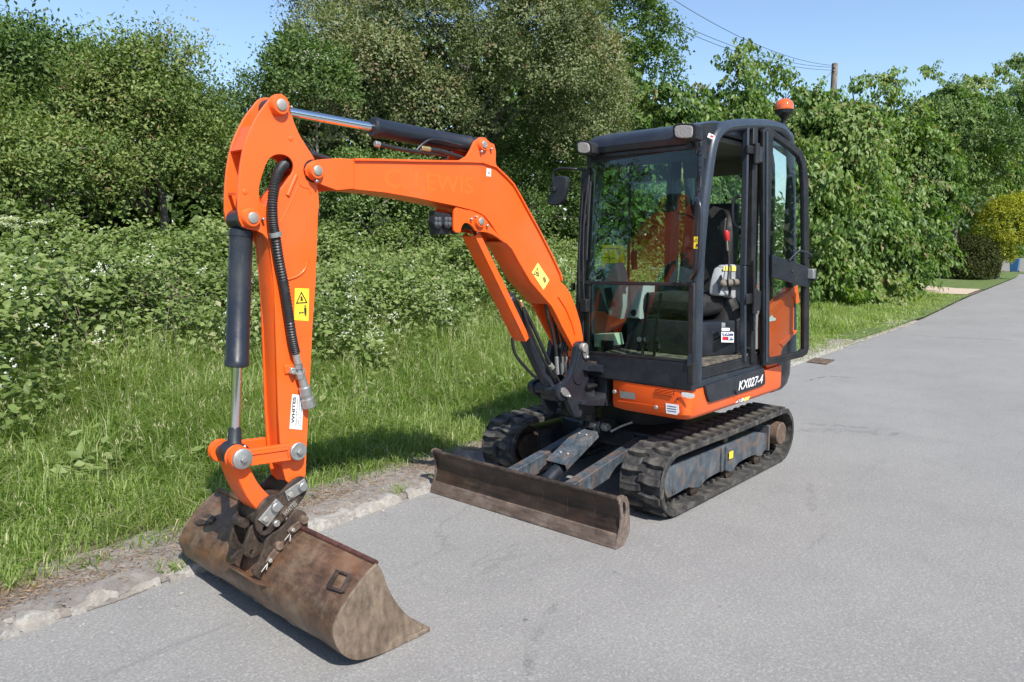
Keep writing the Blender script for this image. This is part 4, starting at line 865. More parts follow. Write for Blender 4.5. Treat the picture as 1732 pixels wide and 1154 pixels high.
d2 = onside([(1256.5, 678.5), (1265, 676), (1268, 670), (1259.5, 672.5)]); decal('emblem_decal', d2, M['yellow_pale'], skirt, NY, .004)
q1 = P(1247, 680, .80); text('decal_lettering', 'ECO', q1, (-1, 0, 0), NZ, .055, .020, M['ink'], skirt, off=.006)
# sill ledge
hexa('sill_ledge', [(.645, .72, .80), (-.30, .72, .80), (-.30, .797, .80), (.645, .797, .80), (.645, .72, .842), (-.30, .72, .842), (-.30, .785, .842), (.645, .785, .842)], M['navy'], ex, .004)
# counterweight and rear body
cwp = [(-.64, .762), (-.80, .762), (-.93, .745), (-1.03, .69), (-1.10, .55), (-1.14, .30), (-1.15, 0), (-1.14, -.30), (-1.10, -.55), (-1.03, -.69), (-.93, -.76), (-.80, -.785), (-.64, -.785)]
bm = bmesh.new(); rr = []
for z, k in ((.575, .80), (.585, .90), (.62, .965), (.68, .995), (.76, 1.0), (1.02, 1.0), (1.10, .985), (1.13, .96)):
    rr.append([bm.verts.new((-.64+(x+.64)*(k-(1-k)*1.2), y*(1-(1-k)*.35), z)) for x, y in chaikin(cwp, 1, False)])
for a, b in zip(rr, rr[1:]):
    for i in range(len(a)): bm.faces.new((a[i], a[(i+1) % len(a)], b[(i+1) % len(a)], b[i]))
bm.faces.new(rr[0]); bm.faces.new(rr[-1]); obj('counterweight', bm, M['navy'], ex, 35)
# engine cover: orange side quarter with raised rim, and the hood behind
ec = P2([(1289, 532), (1293, 529), (1318, 506), (1338, 488), (1345, 483), (1347, 512), (1346, 560), (1338, 569), (1322, 588), (1318, 617), (1289, 626)], .775)
cov = plate('engine_cover', [chaikin(ec, 1)], .70, .782, M['orange'], ex, .012)
rim = P2([(1293, 529), (1318, 505), (1338, 487), (1346, 483), (1349, 512), (1342, 514), (1339, 500), (1322, 514), (1297, 538)], .775)
plate('cover_rim', [rim], .772, .792, M['orange'], cov, .005)
rim2 = P2([(1316, 581), (1321, 576), (1344, 557), (1345, 562), (1338, 569), (1322, 587)], .775)
plate('cover_rim', [rim2], .772, .790, M['orange'], cov, .004)
decal('torn_label', onside([(1297, 533), (1305, 531), (1307, 537), (1312, 538.5), (1311, 542), (1298, 545)], .782), M['white'], cov, NY, .003)
p = P(1299, 552, .782); cyl('cover_lock', p, p+NY*.006, .007, M['brass'], cov, 10)
hexa('rear_hood', [(-.30, .70, .80), (-1.08, .62, 1.12), (-1.08, -.70, 1.12), (-.30, -.76, .80), (-.36, .70, 1.36), (-.98, .60, 1.36), (-.98, -.68, 1.36), (-.36, -.74, 1.36)], M['navy'], ex, .03)
box('rear_frame', (-.46, .1, .98), (.34, 1.3, .40), M['black'], ex)
hexa('fuel_cover', [(.30, -.16, .80), (.12, -.72, .80), (-.60, -.72, .80), (-.60, -.16, .80), (.25, -.18, 1.02), (.10, -.70, 1.02), (-.60, -.70, 1.20), (-.60, -.18, 1.20)], M['orange'], ex, .02)

# ---- swing mount and bracket
MY = .16
mt = plate('swing_mount', [chaikin(P2(ZB([(340, 390), (345, 365), (430, 358), (545, 378), (600, 440), (592, 700), (606, 820), (545, 815), (290, 818), (300, 750), (520, 735), (545, 690), (560, 560), (530, 455), (400, 440), (330, 440)]), MY), 1)], .02, MY, M['navy'], ex, .006)
plate('mount_web', [P2(ZB([(560, 400), (604, 440), (604, 800), (545, 800)]), MY)], -.14, .02, M['navy'], mt, .005)
box('mount_void_shade', (.612, .03, .70), (.02, .34, .19), M['seat'], ex)  # black plate standing in for the shaded void inside the mount
cyl('mount_cap', P(1000, 618, .06), P(1000, 618, .06)+Vector((0, 0, .03)), .045, M['rust_dark'], mt)
tube('hydraulic_hose', [P(992, 655, .10), P(1003, 653, .10), P(1015, 651, .06)], .014, M['hose'], ex)
BR = ZB([(340, 130), (312, 112), (275, 115), (245, 130), (232, 165), (226, 235), (183, 440), (150, 500), (118, 545), (60, 578), (28, 603), (15, 650), (28, 705), (62, 745), (125, 765), (150, 800), (180, 875), (212, 932), (240, 945), (285, 930), (298, 880), (305, 800), (345, 760), (345, 690), (310, 660), (330, 600), (372, 520), (350, 460), (330, 400), (345, 345), (364, 280), (368, 230), (360, 170)])
br = plate('swing_bracket', [chaikin(P2(BR, .125), 1)], .085, .122, M['navy'], ex, .006)
plate('bracket_cheek', [chaikin(P2(BR, .125), 1)], -.122, -.085, M['navy'], br, .006)
box('bracket_core', P(962, 668, 0)+Vector((-.10, 0, -.02)), (.16, .17, .26), M['navy'], br, bev=.01)
bm = bmesh.new(); add_lathe(bm, P(995, 700, 0)+Vector((0, 0, -.04)), P(995, 700, 0)+Vector((0, 0, .32)), [(0, .055), (1, .055)], 20); obj('swing_post', bm, M['navy'], ex, 40)
plate('bracket_rib', [chaikin(P2(ZB([(300, 150), (345, 150), (345, 300), (300, 500), (270, 590), (200, 570), (190, 480), (250, 250)]), .125), 1)], .119, .130, M['navy'], br, .004)
p = P(990.7, 588.5, .15); bp_ = cyl('boom_foot_pin', Vector((p.x, -.14, p.z)), Vector((p.x, .150, p.z)), .030, M['pin'], ex)
plate('pin_keeper', [chaikin(P2(ZB([(295, 190), (355, 190), (352, 290), (325, 310), (300, 280)]), .14), 1)], .131, .142, M['zinc'], bp_, .002)
p2 = P(993, 604, .142); cyl('keeper_bolt', p2, p2+NY*.012, .011, M['zinc'], bp_, 6)
p = P(956.5, 663, .15); bp2 = cyl('cylinder_foot_pin', Vector((p.x, -.14, p.z)), Vector((p.x, .150, p.z)), .034, M['navy'], ex)
lathe('pin_boss', Vector((p.x, .12, p.z)), Vector((p.x, .138, p.z)), [(0, .062), (.8, .060), (1, .052)], M['navy'], bp2)
plate('pin_keeper', [chaikin(P2(ZB([(70, 615), (110, 615), (165, 690), (150, 722), (110, 715), (60, 680)]), .15), 1)], .139, .151, M['zinc'], bp2, .002)
p2 = P(962.5, 670, .151); cyl('keeper_bolt', p2, p2+NY*.012, .011, M['zinc'], bp2, 6)

# ---- boom
BO = .080
top_line = [(598, 269.5), (640, 270), (700, 271.5), (752, 272.5), (778, 271), (790, 264), (797, 252), (803, 239), (812, 232.5), (821, 233), (829, 241), (836, 244), (839, 256), (838.5, 275), (843, 288), (857, 300), (868, 312), (880, 333), (893, 357), (908, 384), (922, 411), (936, 439), (946, 463)]
foot = [(948, 476), (958, 486), (966, 500), (975, 523), (982, 547), (986.5, 572), (986, 590), (980, 597), (971, 594), (956, 566), (948, 551), (938, 530), (929, 514)]
under = [(896, 476), (876, 442), (864, 420), (853, 409), (842, 396), (828, 375), (818, 364), (806, 358), (790, 353), (769, 347), (700, 333), (650, 325), (598, 319.5)]
tip = [(570, 322), (546, 313), (528, 304), (519, 296), (517, 287), (521, 278), (530, 272), (545, 269.5), (570, 268)]
bo_ol = P2(top_line+foot+under+tip, BO)
filler = P2([(560, 276), (640, 274), (700, 275), (780, 275), (800, 268), (838, 280), (850, 296), (866, 318), (880, 340), (906, 388), (934, 442), (945, 470), (940, 500), (925, 505), (896, 470), (866, 414), (845, 391), (820, 360), (790, 349), (700, 330), (600, 316), (560, 308)], BO)
boom = plate('boom', [bo_ol], BO-.014, BO, M['orange'], ex, .002)
plate('boom_web', [bo_ol], -BO, -BO+.014, M['orange'], boom, .002)
plate('boom_core', [filler], -BO+.0142, BO-.0142, M['orange'], boom, .003)
def strip(name, pix, Y, t, y0, y1, mat, parent, side=1):
    """flange plate following an outline: thickness t inwards, between y0 and y1"""
    pts = P2(pix, Y); q = []
    for i, p in enumerate(pts):
        a = pts[max(i-1, 0)]; b = pts[min(i+1, len(pts)-1)]; dx, dz = b[0]-a[0], b[1]-a[1]; L = math.hypot(dx, dz)
        q.append((p[0]-side*dz/L*t, p[1]+side*dx/L*t))
    return plate(name, [pts+q[::-1]], y0, y1, mat, parent, .0015)
strip('top_flange', [(598, 268.5), (640, 269), (700, 270.5), (752, 271.5), (792, 272), (815, 273), (838, 281), (857, 299), (868, 311), (880, 332), (893, 356), (908, 383), (922, 410), (936, 438), (947, 462), (950, 474)], BO, .010, -.092, .092, M['orange'], boom, 1)
strip('bottom_flange', [(598, 320.5), (650, 326), (700, 334.5), (769, 348.5), (790, 354)], BO, .009, -.088, .088, M['orange'], boom, -1)
strip('bottom_flange', [(853, 410), (864, 421), (876, 443), (896, 477), (929, 515)], BO, .009, -.088, .088, M['orange'], boom, -1)
strip('bottom_flange', [(929, 515), (938, 531), (948, 552), (956, 567), (971, 595)], BO, .008, .050, .092, M['orange'], boom, -1)
strip('foot_rib', [(944, 500), (957, 520), (968, 547), (973, 566), (970, 583)], BO, .010, .079, .088, M['orange'], boom, 1)
def boss(name, x, y, Y, r, l, mat, parent, pin=None, pr=.6):
    p = P(x, y, Y); b = lathe(name, Vector((p.x, Y-l, p.z)), Vector((p.x, Y, p.z)), [(0, r*1.12), (.3, r*1.05), (.85, r), (1, r*.9)], mat, parent)
    if pin: lathe(pin, Vector((p.x, Y-.01, p.z)), Vector((p.x, Y+.006, p.z)), [(0, r*pr), (.9, r*pr), (1, r*pr*.9)], M['pin'], parent)
    return b
boss('pin_boss', 537.5, 288.5, BO+.024, .036, .03, M['orange'], boom, 'arm_pin')
boss('pin_boss', 819.5, 244.5, BO+.020, .032, .025, M['orange'], boom, 'arm_cylinder_pin')
boss('pin_boss', 814, 374.5, BO+.022, .034, .03, M['orange'], boom, 'boom_cylinder_pin')
# lug that carries the boom cylinder
lug_ol = [(770, 351), (775, 351), (806, 359), (822, 371), (830, 384), (856, 412), (852, 410), (836, 398), (820, 392), (806, 393), (797, 380), (786, 376), (780, 384), (779, 394), (768, 393), (767, 380), (768, 360)]
for s in (1, -1): plate('cylinder_lug', [chaikin(P2(lug_ol, BO), 1)], s*.074-.008, s*.074+.008, M['orange'], boom, .002)
for x, y in ((795, 371), (803, 367), (822, 382), (812, 257), (829, 252.5), (533, 307)):
    p = P(x, y, BO); cyl('small_bolt', p, p+NY*.02, .007, M['zinc'], boom, 8)
def quad_between(a, b, c, d_, n=1): return [a, b, c, d_]
p0_ = P(651, 316, BO); p1_ = P(800, 329, BO); tt = P(651, 284, BO)
text('faded_lettering', 'C. LEWIS', p0_, (p1_-p0_), (tt-p0_), (p1_-p0_).length, (tt-p0_).length*1.0, M['ghost'], boom, ext=.0002, off=.0004, bold=.01)
decal('white_label', [P(823, 285, BO), P(830.5, 286, BO), P(830, 299, BO), P(822.5, 298, BO)][::-1], M['white'], boom, NY)
pa = P(825.5, 295, BO); text('label_mark', '6', pa, (-1, 0, 0), NZ, .010, .022, M['ink'], boom, off=.003)
ywb = [P(x, y, BO) for x, y in ((909.5, 444.5), (929, 474), (919, 490.5), (899.5, 461))]
yw = decal('warning_sticker', ywb, M['yellow_pale'], boom, NY)
cu_ = (ywb[1]-ywb[0]).normalized(); cv_ = (ywb[0]-ywb[3]).normalized()
triangle_sign(boom, P(908, 462.5, BO), -cv_, -cu_*-1, .056, NY)
decal('sticker_print', [P(x, y, BO) for x, y in ((917, 470), (921, 468), (924, 476), (920, 479))], M['brass'], boom, NY, .003)
decal('weld_line', [P(x, y, BO) for x, y in ((937, 478), (938, 479), (923.5, 505), (922.5, 504))], M['orange_old'], boom, NY, .002)
decal('weld_line', [P(x, y, BO) for x, y in ((598, 272), (599.3, 272), (600.3, 317), (599, 317))], M['orange_old'], boom, NY, .002)
# twin work lights under the boom
hx = [P(x, y, .03) for x, y in ((731, 357), (768, 362), (767, 396), (733, 397))]
lb = plate('boom_light_box', [[(p.x, p.z) for p in hx]], 0, .05, M['black'], ex, .005)
for x in (736, 753):
    p = P(x, 375.5, .05); l_ = lathe('boom_light', p-NY*.02, p+NY*.022, [(0, .032), (.7, .036), (1, .034)], M['black'], ex, 20)
    for dx, dz in ((-.012, .014), (.012, .014), (-.012, -.010), (.012, -.010)):
        c_ = p+NY*.023+Vector((dx, 0, dz)); lathe('light_lens', c_-NY*.004, c_+NY*.003, [(0, .012), (.8, .0115), (1, .008)], M['led'], l_, 12)
# ---- hydraulic cylinders
def ram(name, a, b, t0, t1, rb, rr_, barrel_at_end, parent=ex, eyes=(.045, .045), wid=.1):
    a = Vector(a); b = Vector(b); d = b-a; L = d.length
    lo, hi = (t1, 1) if barrel_at_end else (0, t0)
    if barrel_at_end: s0, s1 = a+d*t0, b-d.normalized()*.04
    else: s0, s1 = a+d.normalized()*.04, a+d*t0
    cb = lathe(name, s0, s1, [(0, rb*.9), (.012, rb*1.06), (.05, rb*1.06), (.055, rb), (.945, rb), (.95, rb*1.05), (.99, rb*1.05), (1, rb*.85)], M['navy'], parent, 32)
    if barrel_at_end: lathe('cylinder_rod', a, s0+d*.02, [(0, rr_), (1, rr_)], M['chrome'], cb, 24)
    else: lathe('cylinder_rod', s1-d*.02, b, [(0, rr_), (1, rr_)], M['chrome'], cb, 24)
    for p, r in ((a, eyes[0]), (b, eyes[1])):
        if r: cyl('cylinder_eye', p-NY*wid/2, p+NY*wid/2, r, M['navy'], cb)
    return cb
ac = ram('arm_cylinder', P(463, 185, 0), P(804, 247.5, 0), .425, 1, .046, .0205, True)
bc_ = ram('bucket_cylinder', P(408.5, 372, 0), P(396, 767, 0), .625, 1, .0475, .0205, False, eyes=(.045, .05))
lathe('rod_end', P(397.5, 722, 0), P(396, 760, 0), [(0, .0215), (.1, .026), (.8, .03), (1, .045)], M['navy'], bc_)
bmc = ram('boom_cylinder', P(797, 376, 0), P(935, 664, 0), .40, 1, .046, .02, True, eyes=(.04, .055), wid=.13)
# boom cylinder guard (folded channel in front of the rod)
ga = [P(x, y, .055) for x, y in ((783, 393), (803, 394), (889, 572), (869, 570))]
d_ = (ga[2]-ga[1]).normalized(); nrm = Vector((d_.z, 0, -d_.x)); nrm = nrm if nrm.x > 0 else -nrm
s0 = P(797, 376, 0)+ (P(935, 664, 0)-P(797, 376, 0))*.04; s1 = P(797, 376, 0)+(P(935, 664, 0)-P(797, 376, 0))*.625
gm = plate('cylinder_guard', [[(s0.x+nrm.x*.055, s0.z+nrm.z*.055), (s1.x+nrm.x*.055, s1.z+nrm.z*.055), (s1.x+nrm.x*.063, s1.z+nrm.z*.063), (s0.x+nrm.x*.063, s0.z+nrm.z*.063)]], -.045, .045, M['orange_old'], ex, .001)
for s in (1, -1):
    plate('guard_side', [[(s0.x+nrm.x*.020, s0.z+nrm.z*.020), (s1.x+nrm.x*.020, s1.z+nrm.z*.020), (s1.x+nrm.x*.062, s1.z+nrm.z*.062), (s0.x+nrm.x*.062, s0.z+nrm.z*.062)]], s*.049-.004, s*.049+.004, M['orange_old'], gm, .002)
# ---- hoses at the boom foot and on the cylinders
tube('hydraulic_hose', [P(866, 572, .03), P(872, 600, .03), P(895, 628, .03), P(908, 640, .03)], .010, M['hose'], ex)
tube('hydraulic_hose', [P(886, 522, .05), P(905, 560, .06), P(928, 612, .07), P(947, 650, .07)], .012, M['hose'], ex)
tube('hydraulic_hose', [P(880, 505, .05), P(892, 545, .07), P(915, 600, .09), P(938, 640, .09)], .009, M['hose'], ex)
p = P(880, 508, .06); cyl('hose_fitting', p, P(884, 519, .06), .012, M['brass'], ex, 10)
lathe('pipe_clip', P(930, 617, .075), P(934, 623, .075), [(0, .018), (1, .018)], M['pin'], ex)
for k, (x0, x1) in enumerate(((933, 948), (940, 958), (947, 950), (952, 957), (926, 941))):
    y = -.05+k*.025
    tube('hydraulic_hose', [P(x0-6, 470, y), P(x0, 520+k*3, y), P(x0+8, 560, y), P(x1, 600, y), P(x1+2, 625, y)], .0105, M['hose'], ex)
    cyl('hose_fitting', P(x1+.3, 603, y), P(x1+2, 634, y), .0125, M['zinc'], ex, 8)
tube('cylinder_pipe', [P(640, 244, .035), P(665, 250, .04), P(700, 256, .045), P(755, 262, .04)], .011, M['hose'], ac)
cyl('pipe_fitting', P(634, 243, .035), P(642, 245, .035), .015, M['zinc'], ac, 8)
cyl('pipe_fitting', P(712, 251, .05), P(727, 253, .05), .014, M['brass'], ac, 8)
tube('cylinder_pipe', [P(703, 256, .045), P(716, 243, .05), P(735, 236, .052), P(780, 246, .05)], .007, M['navy'], ac)
tube('cylinder_pipe', [P(727, 253, .05), P(750, 257, .05), P(783, 268, .045)], .012, M['hose'], ac)
tube('hydraulic_hose', [P(460, 330, -.02), P(478, 285, -.03), P(505, 262, -.04), P(530, 262, -.04), P(560, 272, -.04)], .016, M['hose'], ex, ridges=.12, n=20)

# ---- arm (dipper)
AO = .0625
arm_ol = Z1([(450, 95), (415, 97), (395, 108), (365, 145), (330, 190), (300, 240), (275, 290), (250, 350), (232, 420), (218, 500), (210, 580), (206, 660), (206, 740), (214, 800), (232, 836), (265, 850), (310, 858), (345, 875), (370, 905), (384, 945)])
arm_ol += [(462.5, 470), (465, 513), (468, 600), (471, 695), (474, 745), (478, 790), (483, 812), (491, 820), (503, 821), (513, 815), (517, 804), (519, 757), (522, 695), (529, 549), (534, 479), (538, 365), (540, 345)]
arm_ol += Z1([(655, 650), (645, 590), (640, 500), (632, 455), (600, 405), (570, 360), (545, 315), (520, 255), (503, 200), (492, 155), (480, 118)])
hole = Z1([(322, 660), (325, 610), (338, 560), (352, 515), (370, 470), (395, 443), (430, 431), (470, 436), (500, 455), (517, 490), (515, 525), (490, 565), (455, 610), (420, 655), (385, 690), (355, 722), (335, 712)])
arm = plate('arm', [P2(arm_ol, AO), chaikin(P2(hole, AO), 1)], AO-.012, AO, M['orange'], ex, .002)
plate('arm_web', [P2(arm_ol, AO), chaikin(P2(hole, AO), 1)], -AO, -AO+.012, M['orange'], arm, .002)
core = Z1([(530, 545), (560, 520), (640, 560), (650, 660), (652, 760)])+[(532, 479), (527, 549), (520, 695), (516, 757), (512, 790), (482, 790), (474, 695), (468, 560), (462, 470)]+Z1([(388, 960), (375, 900), (372, 780), (385, 715), (430, 665), (480, 600)])
plate('arm_core', [P2(core, AO)], -AO+.0122, AO-.0122, M['orange'], arm, .002)
plate('cross_plate', [P2(Z1([(292, 268), (306, 275), (250, 410), (236, 402)]), AO)], -AO+.0122, AO-.0122, M['orange'], arm, .002)
plate('cross_plate', [P2(Z1([(560, 340), (575, 350), (640, 455), (625, 460)]), AO)], -AO+.0122, AO-.0122, M['orange'], arm, .002)
plate('cross_plate', [P2(Z1([(222, 640), (240, 640), (242, 655), (224, 655)]), AO)], -.05, .02, M['orange'], arm, .001)
bt = boss('pin_boss', 476.5, 177.5, AO+.028, .040, .03, M['orange'], arm, 'arm_cylinder_pin')
boss('pin_boss', 428, 368.5, AO+.026, .038, .03, M['orange'], arm, 'bucket_cylinder_pin')
for s in (1, -1):
    p = P(530, 289.5, AO); lathe('seal_ring', Vector((p.x, s*AO, p.z)), Vector((p.x, s*(BO-.0145), p.z)), [(0, .050), (1, .050)], M['seat'], arm)
for x, y in Z1([(500, 343), (245, 641)]):
    p = P(x, y, AO); lathe('plug', p-NY*.002, p+NY*.004, [(0, .012), (.7, .011), (1, .006)], M['orange'], arm, 14)
tube('weld_rib', [P(x, y, AO) for x, y in Z1([(530, 548), (505, 605), (482, 662)])], .010, M['orange'], arm)
tube('weld_rib', [P(x, y, AO) for x, y in Z1([(592, 1035), (578, 1075), (540, 1110), (480, 1130), (440, 1125)])], .006, M['orange'], arm)
tube('weld_rib', [P(x, y, AO) for x, y in Z1([(545, 602), (510, 680), (470, 760), (440, 820)])], .0025, M['orange_old'], arm)
tube('weld_rib', [P(x, y, AO) for x, y in Z1([(545, 598), (570, 615), (600, 622), (615, 650)])], .003, M['orange'], arm)
for x, y in Z1([(403, 143), (238, 774), (338, 795), (493, 172)]):
    p = P(x, y, AO); cyl('small_bolt', p, p+NY*.022, .006, M['zinc'], arm, 8)
# auxiliary pipe down the arm
hz = .085
H = tube('auxiliary_hose', [P(x, y, yy) for x, y, yy in ((487, 277, .0), (476, 283, .05), (466, 305, hz), (461, 340, hz+.012), (462, 375, hz+.012), (466, 400, hz+.005), (472, 440, hz), (480, 480, hz), (488, 530, hz), (494, 570, hz), (500, 598, hz))], .0225, M['hose'], ex, n=17, ridges=.17, seg=14)
lathe('hose_clamp', P(465, 393, hz+.006), P(467, 401, hz+.006), [(0, .027), (1, .027)], M['zinc'], H)
cyl('hose_fitting', P(500, 598, hz), P(504, 616, hz), .016, M['pin'], H)
lathe('hose_fitting', P(504, 616, hz), P(509, 640, hz), [(0, .020), (.3, .020), (.32, .014), (.6, .014), (.62, .022), (1, .022)], M['zinc'], H, 6)
lathe('hose_coupler', P(509, 634, hz), P(524, 690, hz), [(0, .018), (.35, .020), (.38, .026), (.6, .026), (.62, .023), (.7, .023), (.72, .029), (.96, .029), (1, .020)], M['zinc'], H, 24)
box('clamp_block', P(502, 628, AO+.012), (.075, .025, .028), M['zinc'], H, Matrix.Rotation(R(-12), 3, 'Y'), .004)
p = P(495, 630, AO+.024); cyl('clamp_bolt', p, p+NY*.014, .010, M['zinc'], H, 6)
box('clamp_bracket', P(490, 624, AO+.004), (.05, .012, .04), M['orange'], H)
# labels on the arm
yq = [P(x, y, AO) for x, y in ((498.5, 487.5), (522.5, 488.5), (521.5, 543), (497.5, 541.5))]
decal('warning_sticker', yq[::-1], M['yellow'], arm, NY)
triangle_sign(arm, P(509.5, 504, AO), (-1, 0, 0), NZ, .060, NY)
a_ = P(504, 527, AO); text('sticker_print', '\u2194', a_, (-1, 0, 0), NZ, .022, .012, M['ink'], arm, off=.003) if False else None
bm = bmesh.new()
o_ = P(509, 529, AO)+NY*.003
for pts in ([(-.014, 0), (-.006, .006), (-.006, .002), (.006, .002), (.006, .006), (.014, 0), (.006, -.006), (.006, -.002), (-.006, -.002), (-.006, -.006)],):
    bm.faces.new([bm.verts.new(o_+Vector((x, 0, z))) for x, z in pts])
o_ = P(516, 527, AO)+NY*.003
for pts in ([(-.006, .0), (-.006, .018), (.006, .018), (.006, 0), (.004, -.022), (.001, -.022), (0, -.004), (-.001, -.022), (-.004, -.022)], [(-.004, .021), (-.004, .028), (.004, .028), (.004, .021)]):
    bm.faces.new([bm.verts.new(o_+Vector((x, 0, z))) for x, z in pts])
obj('person_symbol', bm, M['ink'], arm, 0)
wq = [P(x, y, AO) for x, y in ((494, 667), (513, 669), (510.5, 727), (489.5, 725))]
decal('white_sticker', wq[::-1], M['white'], arm, NY)
u_ = (P(493, 668, AO)-P(489.5, 725, AO)).normalized(); v_ = Vector((-u_.z, 0, u_.x)); v_ = v_ if v_.x > 0 else -v_
text('sticker_lettering', 'WHITES', P(497.5, 716, AO), u_, v_, .118, .016, M['ink'], arm, bold=.03)
for k, (x, l) in enumerate(((501, .12), (505, .13), (508.5, .10))):
    text('sticker_lettering', ('MINING COUPLER & HITCH', 'SAFETY PIN REQUIRED', 'LICENSED')[k], P(x, 720, AO), u_, v_, l, .0055, M['ink'], arm)

# ---- bucket linkage
LK = .100
for s in (1, -1):
    ol = [(413, 762), (505, 749.5), (517, 757), (518, 768), (508, 776), (420, 789), (404, 790), (400, 776), (404, 765)]
    y0 = .070 if s > 0 else -.100
    lk = plate('bucket_link', [chaikin(P2(ol, LK), 1)], y0, y0+.03, M['orange_old'], ex, .004)
    if s > 0:
        for k in (0, 1):
            yy = (757.5, 779)[k]; strip('link_flange', [(420, yy+9-k*4), (500, yy-2-k*4)], LK, .010, .098, .106, M['orange_old'], lk, 1)
for x, y, r, nm in ((411.5, 777, .043, 'link_washer'), (506, 764, .040, 'link_washer')):
    p = P(x, y, LK+.02)
    sh = cyl('link_pin', Vector((p.x, -.112, p.z)), Vector((p.x, LK+.010, p.z)), .028, M['rust_dark'], ex)
    lathe(nm, Vector((p.x, LK+.008, p.z)), Vector((p.x, LK+.02, p.z)), [(0, r), (.8, r), (1, r*.93)], M['zinc'], sh, 32)
    cyl('washer_bolt', Vector((p.x, LK+.018, p.z)), Vector((p.x, LK+.036, p.z)), .014, M['zinc'], sh, 6)
    for (a, b) in ((.050, .064), (.068, .106), (-.104, -.070)):
        lathe('link_boss', Vector((p.x, a, p.z)), Vector((p.x, b, p.z)), [(0, .046), (.5, .050), (1, .046)], M['orange_old'], sh, 28)
p = P(402, 768, .06); cyl('grease_nipple', P(411, 757, .04), P(414, 753, .04), .014, M['zinc'], ex, 6)
# tipping link (curved)
tl = [(382, 782), (402, 798), (412, 790), (424, 800), (428, 812), (437, 830), (450, 845), (466, 856), (466, 866), (440, 862), (424, 848), (408, 832), (396, 812), (388, 796)]
tl_near = [(398, 786), (424, 790), (430, 806), (440, 822), (455, 838), (470, 850), (474, 866), (456, 876), (438, 866), (420, 846), (408, 822), (400, 800)]
plate('tipping_link', [chaikin(P2(tl_near, .07), 1)], -.07, .07, M['orange_old'], ex, .006)

# ---- quick hitch
HY = .088
hz_ol = ZH([(690, 135), (650, 145), (600, 175), (540, 240), (480, 290), (420, 300), (360, 340), (315, 395), (285, 450), (272, 530), (280, 600), (310, 650), (355, 668), (400, 650), (440, 610), (470, 580), (540, 520), (600, 440), (660, 380), (700, 330), (735, 260), (742, 200), (722, 150)])
hole = [(a+9*math.cos(t), b+11*math.sin(t)) for a, b in [(360, 603)] for t in [k*.785 for k in range(8)]]
hp = P2(hz_ol, HY)
hitch = plate('quick_hitch', [chaikin(hp, 1), P2(ZH([(340, 590), (362, 580), (380, 590), (376, 615), (358, 630), (342, 620)]), HY)], HY-.016, HY, M['rust_dark'], ex, .003)
plate('hitch_side', [chaikin(hp, 1)], -HY, -HY+.016, M['rust_dark'], hitch, .003)
plate('hitch_core', [chaikin(P2(ZH([(300, 470), (420, 330), (560, 300), (650, 330), (600, 420), (500, 500), (400, 580), (310, 600)]), HY), 1)], -HY+.017, HY-.017, M['rust_dark'], hitch, .003)
def zp(pts, Y): return [P(x, y, Y) for x, y in ZH(pts)]
for pl_, b_, c_ in (([(525, 270), (700, 150), (738, 240), (555, 355)], (685, 222), (580, 297)), ([(290, 520), (450, 330), (515, 395), (370, 580)], (447, 405), (357, 515))):
    kp = plate('keeper_plate', [[(p.x, p.z) for p in zp(pl_, HY)]], HY+.001, HY+.010, M['zinc'], hitch, .002)
    for (x, y), r in ((b_, .021), (c_, .014)):
        p = zp([(x, y)], HY+.01)[0]; cyl('hitch_pin_head', p-NY*.003, p+NY*(.02 if r > .02 else .014), r, M['zinc'] if r > .02 else M['pin'], hitch, 20 if r > .02 else 6)
p = zp([(448, 548)], HY)[0]; cyl('lock_pin', p-NY*.01, p+NY*.02, .015, M['zinc'], hitch)
lab = zp([(500, 470), (630, 335), (660, 375), (525, 510)], HY)
plate('name_block', [[(p.x, p.z) for p in lab]], HY+.0005, HY+.007, M['rust_dark'], hitch, .002)
a_, b_ = zp([(528, 497), (648, 378)], HY+.007); u_ = (b_-a_); v_ = Vector((-u_.z, 0, u_.x)); v_ = v_ if v_.z > 0 else -v_
text('raised_lettering', 'WHITES', a_+u_*.04, u_, v_, u_.length*.92, .022, M['pin'], hitch, ext=.003, off=.0, bold=.02)
p = zp([(150, 540)], -.03)[0]; lathe('hitch_tube', p+Vector((0, -.05, 0)), p+Vector((0, .035, 0)), [(0, .020), (.9, .021), (1, .019)], M['rust_dark'], hitch)
# lower hitch hook
plate('hitch_hook', [chaikin(P2(ZH([(240, 560), (285, 600), (300, 680), (340, 720), (350, 800), (240, 865), (190, 850), (165, 800), (185, 700)]), .04), 1), P2(ZH([(215, 800), (235, 782), (255, 790), (240, 830), (222, 835)]), .04)], .025, .045, M['rust_dark'], hitch, .003)
plate('hitch_hook', [chaikin(P2(ZH([(240, 560), (285, 600), (300, 680), (340, 720), (350, 800), (240, 865), (190, 850), (165, 800), (185, 700)]), .04), 1)], -.105, -.085, M['rust_dark'], hitch, .003)

